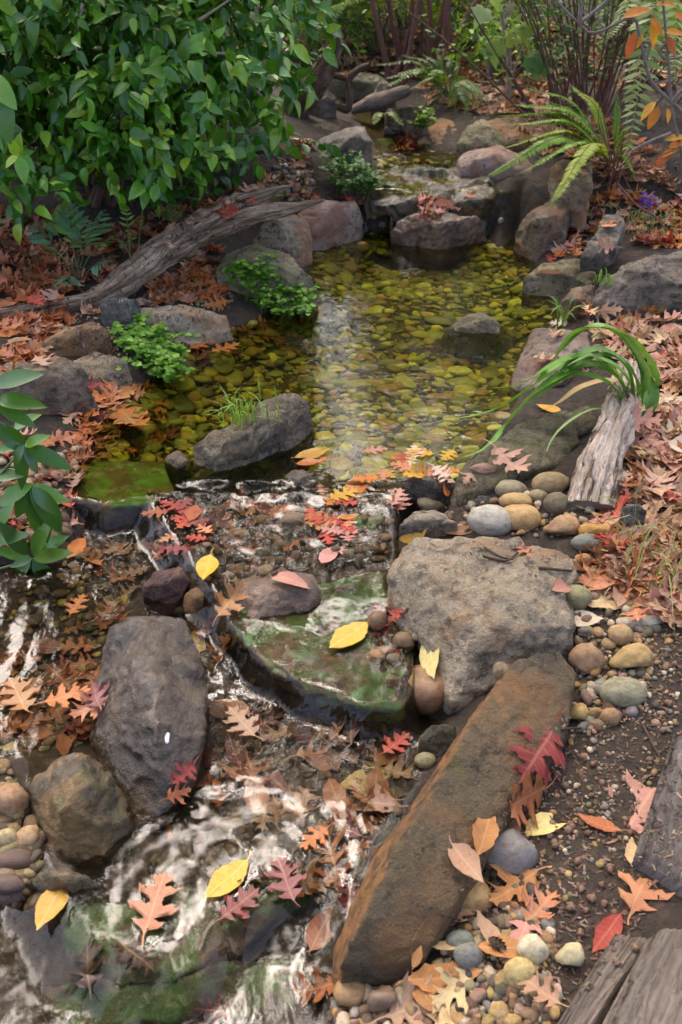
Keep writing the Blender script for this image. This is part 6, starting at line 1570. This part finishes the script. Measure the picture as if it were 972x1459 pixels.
# unseen canopy added: gaps patch the mirrored sky, overhead leaves dim the foreground
b = drop(-3.6, 6.2); root = empty('tree', b, 'tall unseen tree added over the stream to shape reflections and shade', 'tree', 'trees round the clearing'); A = Acc()
cr = [(-2.6, 5.2, 6.2, .8), (-1.9, 6.6, 6.4, .7), (-.2, 6.0, 6.0, .55), (.5, 4.9, 6.3, .6), (.1, 7.4, 6.5, .6), (1.5, 6.2, 6.2, .75), (-.9, 8.2, 6.6, .7), (-2.0, 3.9, 6.0, .6), (1.7, 8.0, 6.5, .7), (-3.2, 7.8, 6.6, .9), (-.4, 3.7, 6.2, .5), (1.6, 4.2, 6.4, .6), (-3.6, 4.2, 6.2, .8), (.75, 6.7, 6.1, .35), (-1.4, 7.4, 6.2, .5), (-1.0, 6.4, 6.3, .4), (.6, 5.8, 6.2, .5), (.4, 8.4, 6.4, .55), (1.0, 7.3, 6.3, .5), (-2.4, 8.8, 6.5, .7), (2.6, 5.5, 6.4, .9), (2.7, 7.6, 6.5, .8), (.3, 4.2, 6.2, .4), (-3.0, 6.4, 6.5, .6), (-2.0, 1.6, 6.5, .9), (0, 2.3, 6.6, .8), (1.7, 1.8, 6.5, .9), (-1, 0, 6.6, .9), (1, -.3, 6.6, .9), (2.8, 3.2, 6.5, .8), (-3.4, 2.4, 6.5, .9), (0, -2, 6.6, 1.0), (-2.6, -1.2, 6.6, 1.0), (2.6, -1.6, 6.6, 1.0), (-1.1, 5.0, 6.1, .22), (.7, 3.6, 6.3, .5)]
top = Vector((-2.8, 6.2, 6.3)); stem([b, b.lerp(top, .4) + Vector((-.15, 0, 0)), top], .17, .06, STEMB, root, 'trunk', 10)
lb = []
for x, y, z, r in cr:
    c = Vector((x, y, z)); lb.append((c, np.array((r, r, r * .45)))); k = b.lerp(top, random.uniform(.6, .98)); stem([k, k.lerp(c, .5) + Vector((0, 0, .25)), c], .045, .012, STEMB, root, 'limb', 6, 12)
sprays(A, lb, 7600, 5, .3, .15, DG, [LEAF1, LEAF2], .2); foliage(A, root, GLOSSY, 'crown')

# ================================================================== LABELS OF THE MANY SMALL THINGS
LAND = [('the long slab', 650, 1170), ('the large tan boulder', 690, 870), ('the long dark rock', 210, 1020), ('the rounded black boulder', 112, 1155), ('the timber planks', 910, 1380), ('the mossy slab', 450, 930), ('the driftwood stump', 860, 650), ('the strap leaves', 850, 540),
        ('the poolside rock', 360, 630), ('the pointed pool rock', 685, 475), ('the mossy ledge', 270, 1310), ('the driftwood log', 260, 360), ('the cracked grey boulder', 905, 410), ('the waterfall', 620, 310), ('the greenish boulder', 380, 395), ('the flat tan slab', 245, 460), ('the reddish boulder', 65, 565),
        ('the spillway slab', 180, 700), ('the brown wet rock', 390, 860), ('the pitted pale stone', 862, 335), ('the glossy sprig', 50, 760), ('the golden orange stone', 853, 758), ('the flat slab', 770, 620), ('the two toned cobble', 727, 1219), ('the olive grey cobble', 890, 987), ('the cream stone', 760, 1355),
        ('the purple flowers', 921, 306), ('the bright orange leaf', 508, 697), ('the smooth brown cobble', 602, 984), ('the big pink oak leaf', 905, 1150), ('the shore slab', 790, 510), ('the flat grey boulder', 800, 400), ('the square block', 815, 265)]
ORD = ['first', 'second', 'third', 'fourth', 'fifth', 'sixth', 'seventh', 'eighth', 'ninth', 'tenth', 'eleventh', 'twelfth']
NUM = ['', 'one', 'two', 'three', 'four', 'five', 'six', 'seven', 'eight', 'nine', 'ten', 'eleven', 'twelve']
def rel(u, v):
    best = min(LAND, key=lambda l: math.hypot((l[1] - u), (l[2] - v) * 1.1)); dx, dy = u - best[1], v - best[2]
    if math.hypot(dx, dy) < 22: r = 'touching'
    elif abs(dx) > abs(dy) * 1.3: r = 'right of' if dx > 0 else 'left of'
    elif abs(dy) > abs(dx) * 1.3: r = 'in front of' if dy > 0 else 'behind'
    else: r = ('front ' if dy > 0 else 'back ') + ('right of' if dx > 0 else 'left of')
    return r, best[0]
buckets = {}
for d in THINGS:
    if d['label']: continue
    r, l = rel(d['u'], d['v'])
    w = {'floating': 'floating', 'under water': 'submerged', 'in the water': 'submerged', 'lying': ''}[d['where']]
    buckets.setdefault((d['adj'], d['noun'], w, r, l), []).append(d)
def put(d, words):
    t_ = ' '.join(words).split()
    if len(t_) > 16: t_ = [x for x in t_ if x not in ('tan', 'brown') or x == t_[0]]
    if len(t_) > 16: t_ = [x for x in t_ if x not in ('flat', 'smooth')]
    d['o']['label'] = ' '.join(t_[:16])
for (adj, noun, w, r, l), ds in buckets.items():
    if len(ds) == 1: put(ds[0], [adj, noun, w, r, l]); continue
    # tell like ones apart by size first, then by place from left to right
    ds.sort(key=lambda d: d['u'])
    if len(ds) == 2:
        a, b = ds; big = max(ds, key=lambda d: d['size'])
        if max(a['size'], b['size']) > 1.35 * min(a['size'], b['size']):
            for d in ds: put(d, ['larger' if d is big else 'smaller', adj, noun, w, r, l])
        elif abs(a['u'] - b['u']) > abs(a['v'] - b['v']):
            for d, k in zip(ds, ('left hand one', 'right hand one')): put(d, [adj, noun, w, r, l + ',', k.replace(' hand one', ' one of two')])
        else:
            ds.sort(key=lambda d: -d['v'])
            for d, k in zip(ds, ('nearer', 'farther')): put(d, [k, 'of two', adj, noun + 's' if noun[-1] != 'f' else 'oak leaves' if 'oak' in noun else 'oval leaves', w, r, l])
    else:
        n = len(ds)
        for i, d in enumerate(ds): put(d, [adj, noun, w, r, l + ',', ORD[i] if i < 12 else str(i + 1) + 'th', 'of', NUM[n] if n < 13 else str(n), 'from left'])

# ================================================================== LIGHT
w = bpy.data.worlds.new('World'); SC.world = w; w.use_nodes = True
nt = w.node_tree; bg = nt.nodes['Background']
sky = nt.nodes.new('ShaderNodeTexSky'); sky.sky_type = 'NISHITA'; sky.sun_disc = False
EL, AZ = R(58), R(-16)
sky.sun_elevation = EL; sky.sun_rotation = AZ
sky.air_density = .35; sky.dust_density = 4.5; sky.ozone_density = 0
nt.links.new(sky.outputs[0], bg.inputs[0]); bg.inputs[1].default_value = .15
sd_ = bpy.data.lights.new('sun', 'SUN'); sd_.energy = .85; sd_.angle = R(58); sd_.color = (1, .92, .76)
so = bpy.data.objects.new('sun', sd_); COL.objects.link(so)
dv = Vector((math.sin(AZ) * math.cos(EL), math.cos(AZ) * math.cos(EL), math.sin(EL)))
so.rotation_euler = dv.to_track_quat('Z', 'Y').to_euler(); so.location = dv * 20

vs = SC.view_settings
SC.display_settings.display_device = 'sRGB'
vs.view_transform = 'Standard'; vs.look = 'None'; vs.exposure = EXPOSURE; vs.gamma = 1; vs.use_curve_mapping = False
SC.render.engine = 'CYCLES'
cy = SC.cycles
cy.max_bounces = 10; cy.diffuse_bounces = 4; cy.glossy_bounces = 3; cy.transmission_bounces = 6; cy.transparent_max_bounces = 12
cy.use_denoising = True; cy.caustics_reflective = False; cy.caustics_refractive = False
cy.sample_clamp_indirect = 6
